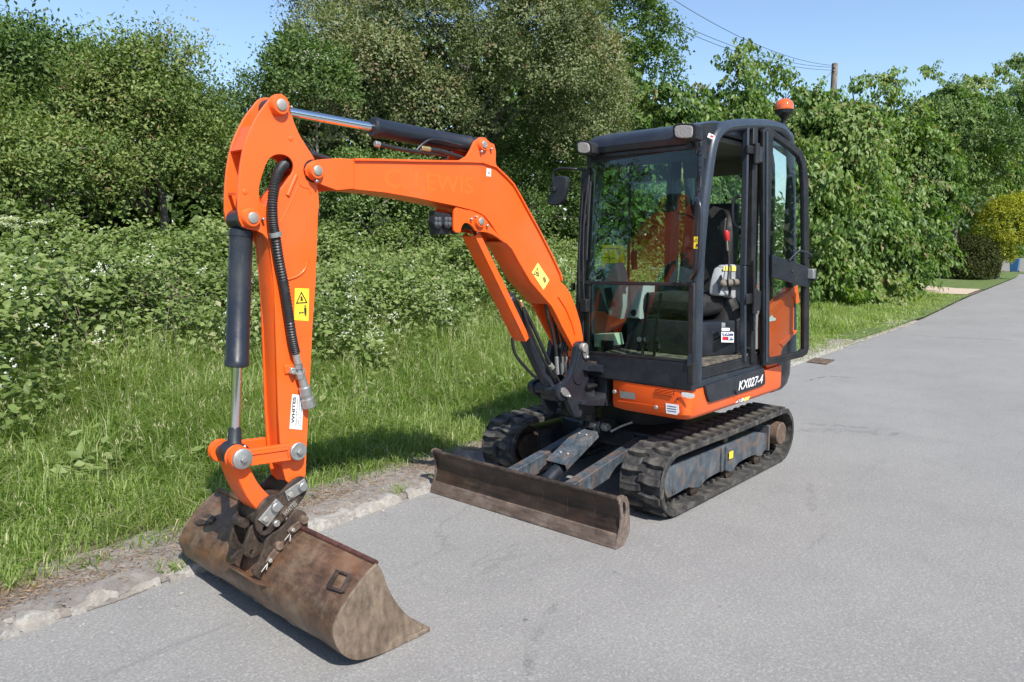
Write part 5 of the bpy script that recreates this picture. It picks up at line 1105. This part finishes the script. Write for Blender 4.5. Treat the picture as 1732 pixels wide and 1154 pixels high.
# ---- bucket
BW = .640; BF = .700   # near and far half widths
near = Z3([(1000, 620), (1020, 628), (1030, 650), (1042, 700), (1060, 752), (1090, 800), (1130, 850), (1170, 890), (1200, 910)])
pf = P2([(635, 960.5), (643, 966), (653, 999), (671, 1031), (703, 1061.5), (716, 1069)], BW)
bk = P2([(614, 981.6), (592.6, 1010), (575, 1038), (564, 1060), (561, 1075), (562, 1088), (571, 1109), (589, 1122), (610, 1123.7), (653, 1109.5), (681, 1095)], BW)
outl = chaikin(pf[:1]+pf+bk[::-1], 2)      # side plate outline
zmin = min(z for x, z in outl)
fix = lambda pts: [(x, z-zmin+.002) for x, z in pts]
outl = fix(outl); shell = chaikin(fix([pf[0]]+bk+[(pf[-1][0], min(b[1] for b in bk)+.012)]), 2, False)
bm = bmesh.new(); ny = 40; th = .010; rings = []
for j in range(ny+1):
    y = -BF+(BW+BF)*j/ny; row = []
    for i, (x, z) in enumerate(shell):
        w_ = .0022*math.sin(y*9+i*.5)+.0016*math.sin(y*23+i*.9); row.append((x-w_, z+w_*.3))
    rings.append((y, row))
def inner(row):
    out = []
    for i, p in enumerate(row):
        a = row[max(i-1, 0)]; b = row[min(i+1, len(row)-1)]; dx, dz = b[0]-a[0], b[1]-a[1]; L = math.hypot(dx, dz) or 1
        out.append((p[0]+dz/L*th, p[1]-dx/L*th))
    return out
cx_ = sum(x for x, z in shell)/len(shell)
V = []
for y, row in rings:
    inn = inner(row)
    if (inn[len(inn)//2][0]) > row[len(row)//2][0]: inn = [(2*a[0]-b[0], 2*a[1]-b[1]) for a, b in zip(row, inn)]
    V.append([bm.verts.new((x, y, z)) for x, z in row+inn[::-1]])
for a, b in zip(V, V[1:]):
    for i in range(len(a)): bm.faces.new((a[i], a[(i+1) % len(a)], b[(i+1) % len(a)], b[i]))
bm.faces.new(V[0]); bm.faces.new(V[-1])
bucket = obj('bucket', bm, M['rust'], ex, 40)
for s in (BW, -BF): plate('bucket_side', [outl], s-.004, s+.010, M['rust_side'], bucket, .003)
# rim where the side plates stand proud, lip pipe, cutting edge
tp = outl[0]; lip = (P(635, 960.5, BW).x, P(635, 960.5, BW).z-zmin+.002)
pA = P(504+0, 0+0, 0) if False else None
bm = bmesh.new(); add_tube(bm, [(lip[0]-.004, .08, lip[1]+.004), (lip[0]-.004, BW, lip[1]+.000)], .012, 12); obj('lip_pipe', bm, M['rust_red'], bucket, 60)
bm = bmesh.new(); add_tube(bm, [(lip[0]-.004, -BF, lip[1]+.004), (lip[0]-.004, -.10, lip[1]+.004)], .013, 12); obj('lip_pipe', bm, M['rust'], bucket, 60)
tipx = fix([pf[-1]])[0]
hexa('cutting_edge', [(tipx[0]-.03, -BF-.008, .004), (tipx[0]-.03, BW+.012, .004), (tipx[0]+.10, BW+.012, .002), (tipx[0]+.10, -BF-.008, .002), (tipx[0]-.03, -BF-.008, .020), (tipx[0]-.03, BW+.012, .020), (tipx[0]+.10, BW+.012, .024), (tipx[0]+.10, -BF-.008, .024)], M['rust_side'], bucket, .003)
def shell_at(t):
    k = t*(len(shell)-1); i = min(int(k), len(shell)-2); f = k-i; a = shell[i]; b = shell[i+1]
    p = (a[0]+(b[0]-a[0])*f, a[1]+(b[1]-a[1])*f); dx, dz = b[0]-a[0], b[1]-a[1]; L = math.hypot(dx, dz); n = (-dz/L, dx/L)
    if n[0] < 0 and n[1] < .5: n = (-n[0], -n[1])
    return p, n
def on_shell(x, y):
    """the place on the bucket's back that a photo point falls on"""
    best = None
    for i in range(140):
        t = i/139*.75; (sx, sz), n = shell_at(t)
        d = ray(x, y); tt = (sx-CAM[0])/d[0]; p = CAM+d*tt; e = abs(p[2]-sz)
        if abs(p[1]) < BF+.1 and (best is None or e < best[0]): best = (e, Vector((sx, p[1], sz)), Vector((n[0], 0, n[1])))
    return best[1], best[2]
# square lifting pad, oval badge, wear patches
def shell_patch(name, pix, mat, off, t):
    c = [on_shell(*p) for p in pix]; bm = bmesh.new()
    a = [bm.verts.new(p+n*off) for p, n in c]; b = [bm.verts.new(p-n*t) for p, n in c]
    bm.faces.new(a); bm.faces.new(b); k = len(a)
    for i in range(k): bm.faces.new((a[i], b[i], b[(i+1) % k], a[(i+1) % k]))
    return obj(name, bm, mat, bucket, 30)
for seg_ in (((571, 965), (598, 974), (596, 979), (573, 970)), ((592, 974), (598, 976), (584, 1003), (578, 1001)), ((556, 992), (582, 1001), (581, 1006), (556, 996)), ((571, 965), (576, 968), (561, 995), (556, 993))):
    shell_patch('lifting_pad_frame', seg_, M['rust_dark'], .013, .004)
ov = [(349+16*math.cos(a)+4*math.sin(a), 879+2+(-9*math.sin(a))) for a in [k*2*math.pi/16 for k in range(16)]]
shell_patch('oval_badge', ov, M['rust_dark'], .013, .004)
ov = [(350+12*math.cos(a)+3*math.sin(a), 880+(-6*math.sin(a))) for a in [k*2*math.pi/14 for k in range(14)]]
shell_patch('badge_relief', ov, M['rust_dark'], .0105, .004)
shell_patch('badge_bar', [(338, 879), (341, 876), (363, 883), (361, 886)], M['rust'], .014, .002)
for px_s in (((356, 976), (368, 981), (372, 990), (358, 984)), ((405, 1008), (418, 1014), (424, 1026), (410, 1019)), ((428, 1020), (440, 1027), (446, 1039), (432, 1032)), ((485, 1050), (498, 1056), (504, 1068), (490, 1062))):
    shell_patch('scraped_patch', [tuple(p) for p in chaikin(px_s, 1)], M['kerb'], .0045, .001)
# ears that take the hitch, with their pins and strike plate
EY = .10
ear = ZH([(640, 432), (700, 440), (735, 480), (742, 560), (738, 640), (720, 690), (640, 680), (600, 720), (520, 820), (440, 900), (370, 1000), (380, 1090), (300, 1050), (230, 980), (290, 930), (320, 850), (350, 760), (365, 700), (420, 650), (500, 600), (560, 530), (600, 455)])
pe = chaikin([(x, z) for x, z in P2(ear, EY)], 1)
er = plate('hitch_ear', [pe], EY-.014, EY, M['rust_dark'], bucket, .003)
plate('hitch_ear', [pe], -EY, -EY+.014, M['rust_dark'], bucket, .003)
for a_, b_ in ([(540, 600), (715, 490), (725, 540), (570, 665)], (690, 515)), ([(340, 890), (500, 690), (525, 730), (400, 915)], (470, 745)):
    plate('ear_plate', [chaikin(P2(ZH(a_), EY), 1)], EY+.0005, EY+.012, M['hub'], bucket, .003)
    p = P(*ZH([b_])[0], EY); cyl('ear_pin', Vector((p.x, -EY-.02, p.z)), Vector((p.x, EY+.022, p.z)), .020, M['hub'], bucket)
for x, y in ((590, 605), (390, 875)):
    p = P(*ZH([(x, y)])[0], EY+.01); cyl('ear_bolt', p, p+NY*.022, .010, M['pin'], bucket, 6)
for a_, b_ in (((575, 650), (530, 705)), ((585, 655), (578, 712)), ((380, 910), (325, 985)), ((382, 905), (370, 965))):
    tube('lynch_pin', [P(*ZH([a_])[0], EY+.022), P(*ZH([b_])[0], EY+.03)], .0025, M['pin'], bucket, 2)
sp_ = [P(x, y, 0) for x, y in ((0, 0),)]
(sa, na), (sb, nb) = on_shell(393, 957), on_shell(452, 993)
uu = Vector((.85, 0, .5)).normalized()
hexa('strike_plate', [sa-uu*.01, sb-uu*.01, sb+uu*.055, sa+uu*.055, sa-uu*.01+NZ*.010, sb-uu*.01+NZ*.010, sb+uu*.055+NZ*.010, sa+uu*.055+NZ*.010], M['rust'], bucket, .002)
# ================================================================== CAB
FP = Vector((.74, 0, 1.43)); FN = Vector((1, 0, .085)).normalized()
def F(x, y, o=0.0):
    """a place on the cab's front face (upright below the bar, leaning back above it)"""
    return (PX(x, y, .74) if y > 480 else PP(x, y, FP, FN))+FN*o
YL, YR = .75, -.085
lp = [P(x, y, YL) for x, y in ((1175, 694), (1177, 560), (1180, 450), (1186, 370), (1193, 310), (1201, 255), (1208, 232), (1221, 218), (1240, 213), (1262, 211.5), (1300, 213), (1318, 218), (1329, 230), (1334, 250), (1337, 400), (1338, 600))]
cab = tube('cab_frame', lp, .040, M['pillar'], ex, n=6, seg=14)
rp = [Vector((p.x, YR+.02, p.z)) for p in lp]; rp[0].z = .80
tube('right_side_tube', rp, .040, M['pillar'], cab, n=6, seg=12)
# front corner post on the far side, built up from two profiles
def post(name, pts, wx, wy, mat, parent):
    for i in range(len(pts)-1):
        a, b = Vector(pts[i]), Vector(pts[i+1]); o = []
        for p in (a, b):
            for dx, dy in ((-wx, -wy), (wx, -wy), (wx, wy), (-wx, wy)): o.append(p+Vector((dx, dy, 0)))
        hexa(name, o, mat, parent, .006)
post('corner_post', [F(978, 610, -.03), F(981, 478, -.03), F(990, 285, -.03)], .028, .035, M['black'], cab)
post('windscreen_edge', [F(1167, 650, -.01), F(1170, 478, -.01), F(1184, 262, -.01)], .014, .020, M['black'], cab)
post('windscreen_edge', [F(994, 600, -.01), F(996, 478, -.01), F(1004, 285, -.01)], .012, .014, M['black'], cab)
# lower front panel
a, b, c, d = F(968, 596), F(1172, 612), F(1170, 657), F(968, 640)
c = Vector((.74, b.y, .797)); d = Vector((.74, a.y, .797))
hexa('front_panel', [Vector((.742, a.y, .955)), Vector((.742, b.y, .972)), Vector((.742, b.y, .797)), Vector((.742, a.y, .797)), Vector((.66, a.y, .955)), Vector((.66, b.y, .972)), Vector((.66, b.y, .797)), Vector((.66, a.y, .797))], M['navy'], cab, .01)
# glazing
def pane(name, pts, n, th=.006, mat=None, parent=None):
    n = Vector(n).normalized(); bm = bmesh.new(); bm.faces.new([bm.verts.new(p) for p in pts]); return obj(name, bm, mat or M['glass'], parent or cab, 0)
lw = pane('lower_windscreen', [F(990, 598), F(1169, 614), F(1171, 482.5), F(992, 482)], FN)
uw = pane('windscreen', [F(992, 477, .004), F(1171, 478, .004), F(1181, 250, .004), F(1001, 277, .004)], FN)
hexa('windscreen_bar', [F(988, 475, .006), F(1172, 478.5, .006), F(1172, 484.5, .006), F(988, 481, .006), F(988, 475, -.02), F(1172, 478.5, -.02), F(1172, 484.5, -.02), F(988, 481, -.02)], M['black'], cab, .003)
hexa('bottom_seal', [F(988, 593, .004), F(1170, 609, .004), F(1170, 614, .004), F(988, 598, .004), F(988, 593, -.03), F(1170, 609, -.03), F(1170, 614, -.03), F(988, 598, -.03)], M['black'], cab, .003)
# header, visor and roof
y0, y1 = F(996, 262).y, F(1192, 240).y
def xprism(name, prof, ya, yb, mat, parent, bev=.004):
    bm = bmesh.new(); A = [bm.verts.new((x, ya, z)) for x, z in prof]; B = [bm.verts.new((x, yb, z)) for x, z in prof]
    bm.faces.new(A); bm.faces.new(B)
    for i in range(len(A)): bm.faces.new((A[i], A[(i+1) % len(A)], B[(i+1) % len(A)], B[i]))
    return obj(name, bm, mat, parent, 30, bev)
xprism('header', [(.675, 2.175), (.675, 2.27), (.60, 2.30), (.60, 2.175)], y0-.01, y1-.02, M['black'], cab)
xprism('header_rail', [(.69, 2.235), (.69, 2.262), (.64, 2.262), (.64, 2.235)], y0+.02, y1-.04, M['navy'], cab)
xprism('visor', [(.715, 2.262), (.722, 2.30), (.708, 2.335), (.675, 2.362), (.62, 2.385), (.45, 2.40), (.45, 2.37), (.60, 2.33), (.66, 2.262)], y0+.02, y1-.045, M['navy'], cab, .006)
xprism('visor_end', [(.70, 2.20), (.715, 2.262), (.722, 2.30), (.70, 2.345), (.60, 2.39), (.45, 2.41), (.45, 2.30), (.60, 2.20)], y1-.044, y1-.036, M['black'], cab, .001)
xprism('cab_roof', [(.58, 2.39), (.42, 2.43), (.0, 2.455), (-.45, 2.455), (-.60, 2.42), (-.62, 2.36), (.58, 2.36)], YR+.01, YL-.01, M['pillar'], cab, .012)
xprism('headlining', [(.56, 2.352), (-.60, 2.352), (-.60, 2.30), (-.5, 2.32), (.5, 2.32)], YR+.06, YL-.05, M['ceil'], cab, .004)
box('rear_header', (-.60, .33, 2.28), (.05, .74, .16), M['ceil'], cab)
# hinge brackets on the left windscreen edge
for pts in ([(1184, 250), (1191, 248), (1190, 296), (1187, 302), (1184, 292)], [(1182, 318), (1189, 317), (1188, 340), (1181, 340)], [(1166, 600), (1172, 598), (1172, 618), (1164, 619)]):
    pb = [F(x, y, .012) for x, y in pts]; decal('bracket_plate', pb, M['pillar'], cab, NX, .004)
for x, y in ((1187, 255), (1187.5, 262), (1186.5, 283), (1186, 291), (1185, 323), (1185, 334)):
    p = F(x, y, .016); cyl('bracket_bolt', p, p+NX*.007, .006, M['black'], cab, 8)
for x, y, r in ((1193, 227, .013), (1190, 233, .017), (1189, 240, .012)):
    p = F(x, y, .075); cyl('visor_bolt', p-NX*.02, p+NX*.004, r*.7, M['black'], cab, 10)
decal('maker_label', [P(x, y, YL+.041) for x, y in ((1199, 225), (1208, 229), (1205, 236), (1196, 232))], M['white'], cab, (.5, 1, 0))
decal('label_mark', [P(x, y, YL+.041) for x, y in ((1202, 228.5), (1206.5, 230.5), (1205, 233.5), (1200.5, 231.5))], M['red'], cab, (.5, 1, 0), .003)
decal('grip_label', [F(x, y, .012) for x, y in ((1178.5, 401), (1187, 401), (1186.5, 421), (1178, 421))], M['yellow'], cab, NX, .022)
decal('label_mark', [F(x, y, .013) for x, y in ((1182.5, 413), (1185.5, 413), (1185.5, 418), (1182.5, 418))], M['ink'], cab, NX, .024)
triangle_sign(cab, F(1182.8, 406.5, .035), (0, 1, 0), NZ, .03, NX)
gh = tube('grab_handle', [F(1182, 337, .02), F(1188, 340, .06), F(1194.5, 348, .085), F(1197, 366, .085), F(1196, 410, .085), F(1194, 447, .085), F(1190, 461, .08), F(1181, 468, .05), F(1174, 471, .02)], .0135, M['navy'], cab, seg=12)
# windscreen wiper
wp = tube('wiper_arm', [F(992, 520, .02), F(991, 470, .03), F(993, 380, .035), F(999, 312, .03)], .006, M['black'], cab)
tube('wiper_blade', [F(995, 440, .02), F(998, 380, .022), F(1002, 308, .02)], .008, M['black'], cab)
tube('washer_pipe', [F(984, 595, .02), F(984, 460, .03), F(986, 400, .03), F(990, 330, .03)], .005, M['hose'], cab)
box('wiper_motor', F(993, 517, .02), (.05, .05, .085), M['black'], cab)
box('wiper_bracket', F(988, 372, .01), (.03, .06, .06), M['black'], cab)
box('side_clip', F(968, 485, -.01), (.03, .02, .05), M['navy'], cab)
# lamps
for pts, nm in (([(1137, 213), (1146, 208.5), (1172, 209), (1178, 213), (1177, 234), (1170, 238), (1146, 237.5), (1138, 233)], 1), ([(975, 241), (981, 238), (996, 239), (1001, 244), (1002, 258), (996, 263), (981, 262), (976, 258)], 2)):
    X = .79; o_ = [PX(x, y, X) for x, y in pts]; c_ = sum(o_, Vector())/len(o_)
    hs = plate('work_lamp', [[(p.y, p.z) for p in o_]], X-.085, X, M['black'], ex, .006, axis='X')
    ln = [c_+(p-c_)*.76 for p in o_]
    plate('lamp_lens', [chaikin([(p.y, p.z) for p in ln], 1)], X+.0005, X+.012, M['lens'], hs, .005, axis='X')
    rf = None and lathe('lamp_reflector', c_+NX*.005, c_+NX*.017, [(0, .014), (1, .008)], M['lens'], hs, 16)
    box('lamp_bracket', c_+Vector((-.06, .0, -.055)), (.03, .03, .06), M['black'], hs)
# mirror on its arm
MX = .80
ma = tube('mirror_arm', [PX(990, 287, .70), PX(972, 286, .78), PX(950, 285, MX), PX(939, 289, MX), PX(935.5, 299, MX), PX(934.5, 322, MX)], .008, M['black'], ex)
mo = [PX(x, y, MX+.02) for x, y in ((937, 300), (943, 297.5), (957, 298), (960, 303), (958, 322), (953, 340), (947, 347), (931, 348), (925, 343), (930, 330), (935, 318))]
mh = plate('mirror_head', [chaikin([(p.y, p.z) for p in mo], 1)], MX-.01, MX+.03, M['navy'], ma, .008, axis='X')
box('mirror_clamp', PX(936, 321, MX+.035), (.03, .04, .03), M['black'], ma)
# beacon
bs = P(1325, 214, .70)
be = lathe('beacon_stalk', bs-NZ*.06, bs+NZ*.085, [(0, .022), (.5, .022), (.52, .017), (.75, .017), (.8, .022), (1, .045)], M['black'], ex, 20)
bb = lathe('beacon_base', bs+NZ*.080, bs+NZ*.115, [(0, .042), (.3, .062), (1, .068)], M['black'], be, 28)
th_ = [(math.sin(t*math.pi/2/9)*1.0, .066*math.cos(t*math.pi/2/9)) for t in range(9)]
lathe('beacon_dome', bs+NZ*.1155, bs+NZ*.197, [(0, .064)]+[(.28+.72*a, b) for a, b in th_]+[(1.0, .004)], M['amber'], be, 32, 60)
box('beacon_bracket', bs+Vector((.03, -.01, -.06)), (.12, .05, .012), M['black'], be)
# B post, door seal, rear quarter glazing, rear and right windows
post('door_seal', [P(1257, 612, .765), P(1257, 450, .765), P(1262, 215, .765)], .012, .02, M['pillar'], cab)
post('rear_door_post', [P(1269, 614, .76), P(1269, 450, .76), P(1273, 215, .76)], .035, .025, M['black'], cab)
post('rear_door_post', [P(1281, 612, .74), P(1281, 450, .74), P(1285, 217, .74)], .012, .02, M['black'], cab)
hexa('door_sill', [(.62, .70, .842), (-.12, .70, .842), (-.12, .775, .842), (.62, .775, .842), (.62, .73, .865), (-.12, .73, .885), (-.12, .765, .885), (.62, .765, .865)], M['black'], cab, .006)
pane('quarter_window', [(-.20, .76, .95), (-.64, .76, .95), (-.64, .76, 2.30), (-.20, .76, 2.38)], NY)
pane('right_window', [(.66, -.075, .95), (-.60, -.075, 1.30), (-.60, -.075, 2.28), (.60, -.075, 2.28)], NY)
pane('rear_window', [(-.63, .68, 1.41), (-.63, 0, 1.41), (-.63, 0, 2.21), (-.63, .68, 2.21)], NX)
box('rear_wall', (-.63, .33, 1.16), (.05, .80, .50), M['black'], cab)
post('window_bar', [(.12, -.07, 1.0), (.12, -.07, 2.32)], .008, .010, M['black'], cab)
post('rear_right_post', [(-.48, -.07, .95), (-.50, -.07, 2.34)], .075, .02, M['black'], cab)
hexa('right_lower_panel', [(.70, -.10, .80), (-.60, -.10, .80), (-.60, -.10, 1.30), (.70, -.10, .97), (.70, -.06, .80), (-.60, -.06, .80), (-.60, -.06, 1.30), (.70, -.06, .97)], M['black'], cab, .005)
ys = [P(x, y, -.07) for x, y in ((1018, 414), (1054, 415), (1053, 456), (1018, 452))]
M['film'] = leaf_material('yellow_film', [(.95, .72, .02), (.95, .72, .02)], .5)
decal('yellow_chart', ys, M['film'], cab, NY, .004)
for l in (((1022, 420), (1048, 421)), ((1022, 436), (1040, 437)), ((1022, 450), (1044, 452)), ((1030, 420), (1031, 450))):
    a, b = [P(*p, -.062) for p in l]; tube('chart_line', [a, b], .0022, M['ink'], cab, 2, 4)
triangle_sign(cab, P(1047, 426, -.064), (-1, 0, 0), NZ, .045, NY)
triangle_sign(cab, P(1047, 444, -.064), (-1, 0, 0), NZ, .030, NY)
# interior
fl = box('floor_mat', (.20, .36, .922), (.98, .80, .02), steel_mat('muddy_mat', (.03, .028, .025), (.08, .07, .055), (.22, .19, .14), 16, rough=.9, metal=0), cab)
box('cab_floor', (.05, .35, .86), (1.30, .84, .10), M['black'], cab)
for i in range(5):
    box('mat_tread', (.60-.03, .50+i*.045, .935), (.10, .012, .012), M['black'], cab, bev=.003)
hexa('seat_base', [(.26, .20, .875), (.26, .60, .875), (-.02, .70, .875), (-.55, .70, .875), (.26, .20, 1.16), (.26, .60, 1.16), (-.02, .70, 1.16), (-.55, .70, 1.16)], M['black'], cab)
bpy.data.objects.remove(bpy.data.objects['seat_base'])
plate('seat_base', [[(.26, .02), (.26, .60), (-.0, .705), (-.55, .705), (-.55, .02)]], .934, 1.165, M['navy'], cab, .008, axis='Z')
bn = Vector((.37, .93, 0)).normalized()
def B(x, y): return PP(x, y, (-.0, .708, 1), (.0, 1, 0))
st = [B(*p) for p in ((1219.5, 561.5), (1240.5, 562), (1240.5, 579.5), (1219.5, 579))]
decal('round_sticker', st, M['white'], cab, NY, .003)
decal('sticker_print', [B(*p) for p in ((1221, 563), (1239, 563.4), (1239, 568), (1221, 567.7))], M['ink_blue'], cab, NY, .005)
decal('sticker_print', [B(*p) for p in ((1221, 569.3), (1229, 569.5), (1229, 575.5), (1221, 575.2))], M['red'], cab, NY, .005)
decal('sticker_print', [B(*p) for p in ((1229.2, 569.5), (1239, 569.8), (1239, 575.7), (1229.2, 575.5))], M['ink_blue'], cab, NY, .005)
pa, pb = B(1222, 567.3), B(1238, 567.6); text('sticker_lettering', 'P.D.I.', pa, (-1, 0, 0), NZ, (pb-pa).length, .030*.55, M['white'], cab, off=.008, bold=.03)
pa, pb = B(1230, 574.8), B(1238, 575); text('sticker_lettering', 'BTS', pa, (-1, 0, 0), NZ, (pb-pa).length, .018, M['white'], cab, off=.008, bold=.03)
decal('small_label', [B(*p) for p in ((1220, 554.5), (1233.5, 555), (1233.5, 560), (1220, 559.5))], M['white'], cab, NY, .003)
for k in range(3): decal('small_label', [B(*p) for p in ((1220, 546+k*2.4), (1226, 546.2+k*2.4), (1226, 547.8+k*2.4), (1220, 547.6+k*2.4))], M['grey'], cab, NY, .003)
se = box('seat', (.02, .36, 1.27), (.50, .50, .15), M['seat'], cab, bev=.05)
xprism('backrest', [(-.14, 1.30), (-.18, 1.60), (-.24, 1.92), (-.29, 1.98), (-.36, 1.97), (-.36, 1.60), (-.30, 1.30)], .17, .56, M['seat'], se, .05)
box('backrest_stripe', (-.198, .49, 1.62), (.02, .05, .50), M['black'], se, Matrix.Rotation(R(-8), 3, 'Y'), .01)
box('armrest', (-.02, .66, 1.42), (.30, .07, .05), M['flesh'], se, bev=.02)
# left console with lever
cp = P2([(1222, 449), (1246, 447), (1250, 451), (1250, 521), (1246, 517), (1233, 503), (1230, 500), (1213, 501), (1211, 495), (1215, 470)], .64)
cn = plate('left_console', [chaikin(cp, 1)], .585, .66, M['grey'], cab, .012)
decal('yellow_label', [P(x, y, .662) for x, y in ((1224, 451), (1246, 450), (1244, 459), (1223, 458))], M['yellow_pale'], cn, NY, .002)
decal('lever_slot', chaikin([tuple(P(x, y, .662)) for x, y in ((1235, 471), (1239, 473), (1235, 500), (1231, 503))], 1), M['seat'], cn, NY, .002)
decal('console_recess', [P(x, y, .662) for x, y in ((1216, 468), (1220, 464), (1223, 478), (1217, 497), (1214, 492))], M['navy'], cn, NY, .002)
lv = tube('control_lever', [P(1234, 495, .68), P(1231, 478, .70), P(1232, 462, .70), P(1233, 440, .69), P(1231, 424, .68)], .006, M['seat'], cab)
cyl('lever_sleeve', P(1231, 424, .68), P(1229.5, 404, .68), .009, M['chrome'], lv, 12)
lathe('lever_knob', P(1229.8, 407, .68), P(1228.3, 390, .68), [(0, .014), (.2, .017), (.8, .019), (1, .010)], M['red'], lv, 14)
lathe('lever_boot', P(1231, 535, .60), P(1233, 490, .62), [(0, .12), (.4, .085), (.8, .04), (1, .02)], M['seat'], cab, 16)
tube('inner_grab_handle', [P(1262, 333, .74), P(1246, 334, .70), P(1240, 344, .68), P(1240, 372, .68), P(1246, 384, .70), P(1259, 386, .73)], .011, M['navy'], cab)
# right console, armrest controls, tank
tc_ = [PX(x, y, .42) for x, y in ((1003, 462), (1017, 447), (1040, 445), (1046, 462), (1052, 520), (1048, 540), (1030, 536))]
tq = plate('right_console', [[(p.y, p.z) for p in tc_]], .30, .42, M['teal'], cab, .015, axis='X')
decal('console_screen', [PX(x, y, .425) for x, y in ((1007, 465), (1018, 455), (1024, 474), (1012, 478))], M['seat'], tq, NX, .004)
decal('console_vent', [PX(x, y, .425) for x, y in ((1022, 488), (1034, 486), (1040, 518), (1028, 522))], M['seat'], tq, NX, .004)
gc = [PX(x, y, .30) for x, y in ((1052, 486), (1086, 478), (1082, 540), (1048, 537))]
plate('grey_console', [[(p.y, p.z) for p in gc]], .12, .30, M['grey'], cab, .012, axis='X')
p = PX(1072, 529, .302); cyl('console_socket', p, p+NX*.01, .022, M['seat'], cab)
lv2 = tube('joystick', [PX(1074, 455, .22), PX(1072, 440, .24), PX(1073, 425, .25)], .022, M['seat'], cab)
wt = [PX(x, y, .62) for x, y in ((1004, 566), (1038, 564), (1042, 584), (1030, 589), (1004, 588))]
plate('washer_tank', [[(p.y, p.z) for p in wt]], .52, .62, M['cream'], cab, .010, axis='X')
vb = [PX(x, y, .64) for x, y in ((1016, 576), (1035, 577), (1035, 592), (1016, 592))]
plate('foot_vent', [[(p.y, p.z) for p in vb]], .60, .64, M['black'], cab, .004, axis='X')
for k, x in enumerate((1080, 1092, 1112)):
    tube('foot_pedal', [PX(x, 592, .45), PX(x+1, 580, .42), PX(x+1, 574, .50)], .018, M['navy'], cab)
for s in (0, 1): tube('travel_lever', [Vector((.50, .30+s*.09, .88)), Vector((.47, .30+s*.09, 1.15)), Vector((.44, .30+s*.10, 1.36))], .010, M['seat'], cab)
# door folded back against the body
DT = Vector((math.cos(R(170.1)), math.sin(R(170.1)), 0)); DN = Vector((-DT.y, DT.x, 0)); DN = DN if DN.y > 0 else -DN
DO = P(1292, 450, .800)
def D(x, y, o=0): return PP(x, y, DO, DN)+DN*o
def dplate(name, loops, t0, t1, mat, parent, bev=.004):
    ls = []
    for lp_ in loops: ls.append([((D(x, y)-DO).dot(DT), D(x, y).z) for x, y in lp_])
    me = curve_mesh(ls, abs(t1-t0), bev); n = len(me.vertices); a = np.empty(n*3); me.vertices.foreach_get('co', a); a = a.reshape(-1, 3)
    b = np.array([DO.x, DO.y, 0])+a[:, :1]*np.array(DT)+a[:, 2:]*np.array(DN)+np.array(DN)*(t0+t1)/2; b[:, 2] = a[:, 1]
    me.vertices.foreach_set('co', b.ravel()); me.materials.clear(); finish(me, mat, 35); return link(name, me, parent)
outer = [(1287, 222), (1293, 217), (1303, 219), (1322, 233), (1342, 246), (1354, 257), (1361, 275), (1364, 310), (1366, 450), (1365, 590), (1362, 599), (1354, 604), (1300, 617), (1288, 618)]
inner_ = [(1305, 233), (1320, 243), (1338, 256), (1348, 266), (1353, 280), (1356, 320), (1357.5, 450), (1357, 590), (1350, 595), (1300, 606), (1298, 600), (1299, 400)]
door = dplate('cab_door', [outer, inner_], -.018, .018, M['black'], ex, .006)
g_ = [D(x, y) for x, y in inner_]; bm = bmesh.new(); bm.faces.new([bm.verts.new(p) for p in g_]); obj('door_glass', bm, M['glass_door'], door, 0)
dplate('door_seal', [[(1291, 224), (1294, 223), (1294, 612), (1290, 613)]], .019, .026, M['pillar'], door, .002)
dplate('door_panel', [[(1297, 431), (1330, 441), (1358, 452), (1365, 455), (1365, 474), (1357, 486), (1340, 481), (1297, 468)]], .019, .042, M['navy'], door, .004)
dh = tube('door_handle', [D(1325, 441, .045), D(1332, 428, .07), D(1337, 424.5, .08), D(1355, 431, .075), D(1357, 438, .05)], .008, M['navy'], door)
for x, y in ((1331, 459), (1345, 450), (1344, 466), (1302, 446)):
    p = D(x, y, .042); cyl('panel_bolt', p, p+DN*.006, .010 if x == 1331 else .006, M['black'], door, 10)
lt = box('door_latch', D(1361, 463, .05), (.05, .05, .07), M['zinc'], door); cyl('latch_roller', D(1367, 458, .05), D(1367, 474, .05), .017, M['black'], door)
for x, y, h in ((1279, 260, .13), (1276, 510, .17)):
    p = P(x, y, .80); hg = cyl('door_hinge', p-NZ*h/2, p+NZ*h/2, .022, M['black'], ex, 16); box('hinge_leaf', p+Vector((-.05, -.005, 0)), (.09, .02, h*.8), M['navy'], hg); box('hinge_arm', p+Vector((.06, -.015, .02)), (.10, .02, h*.4), M['black'], hg)
tube('gas_strut', [P(1252, 585, .76), P(1268, 590, .77)], .008, M['black'], cab, 2)
cyl('door_stop', P(1275, 560, .80), P(1275, 440, .80), .010, M['black'], ex, 10)
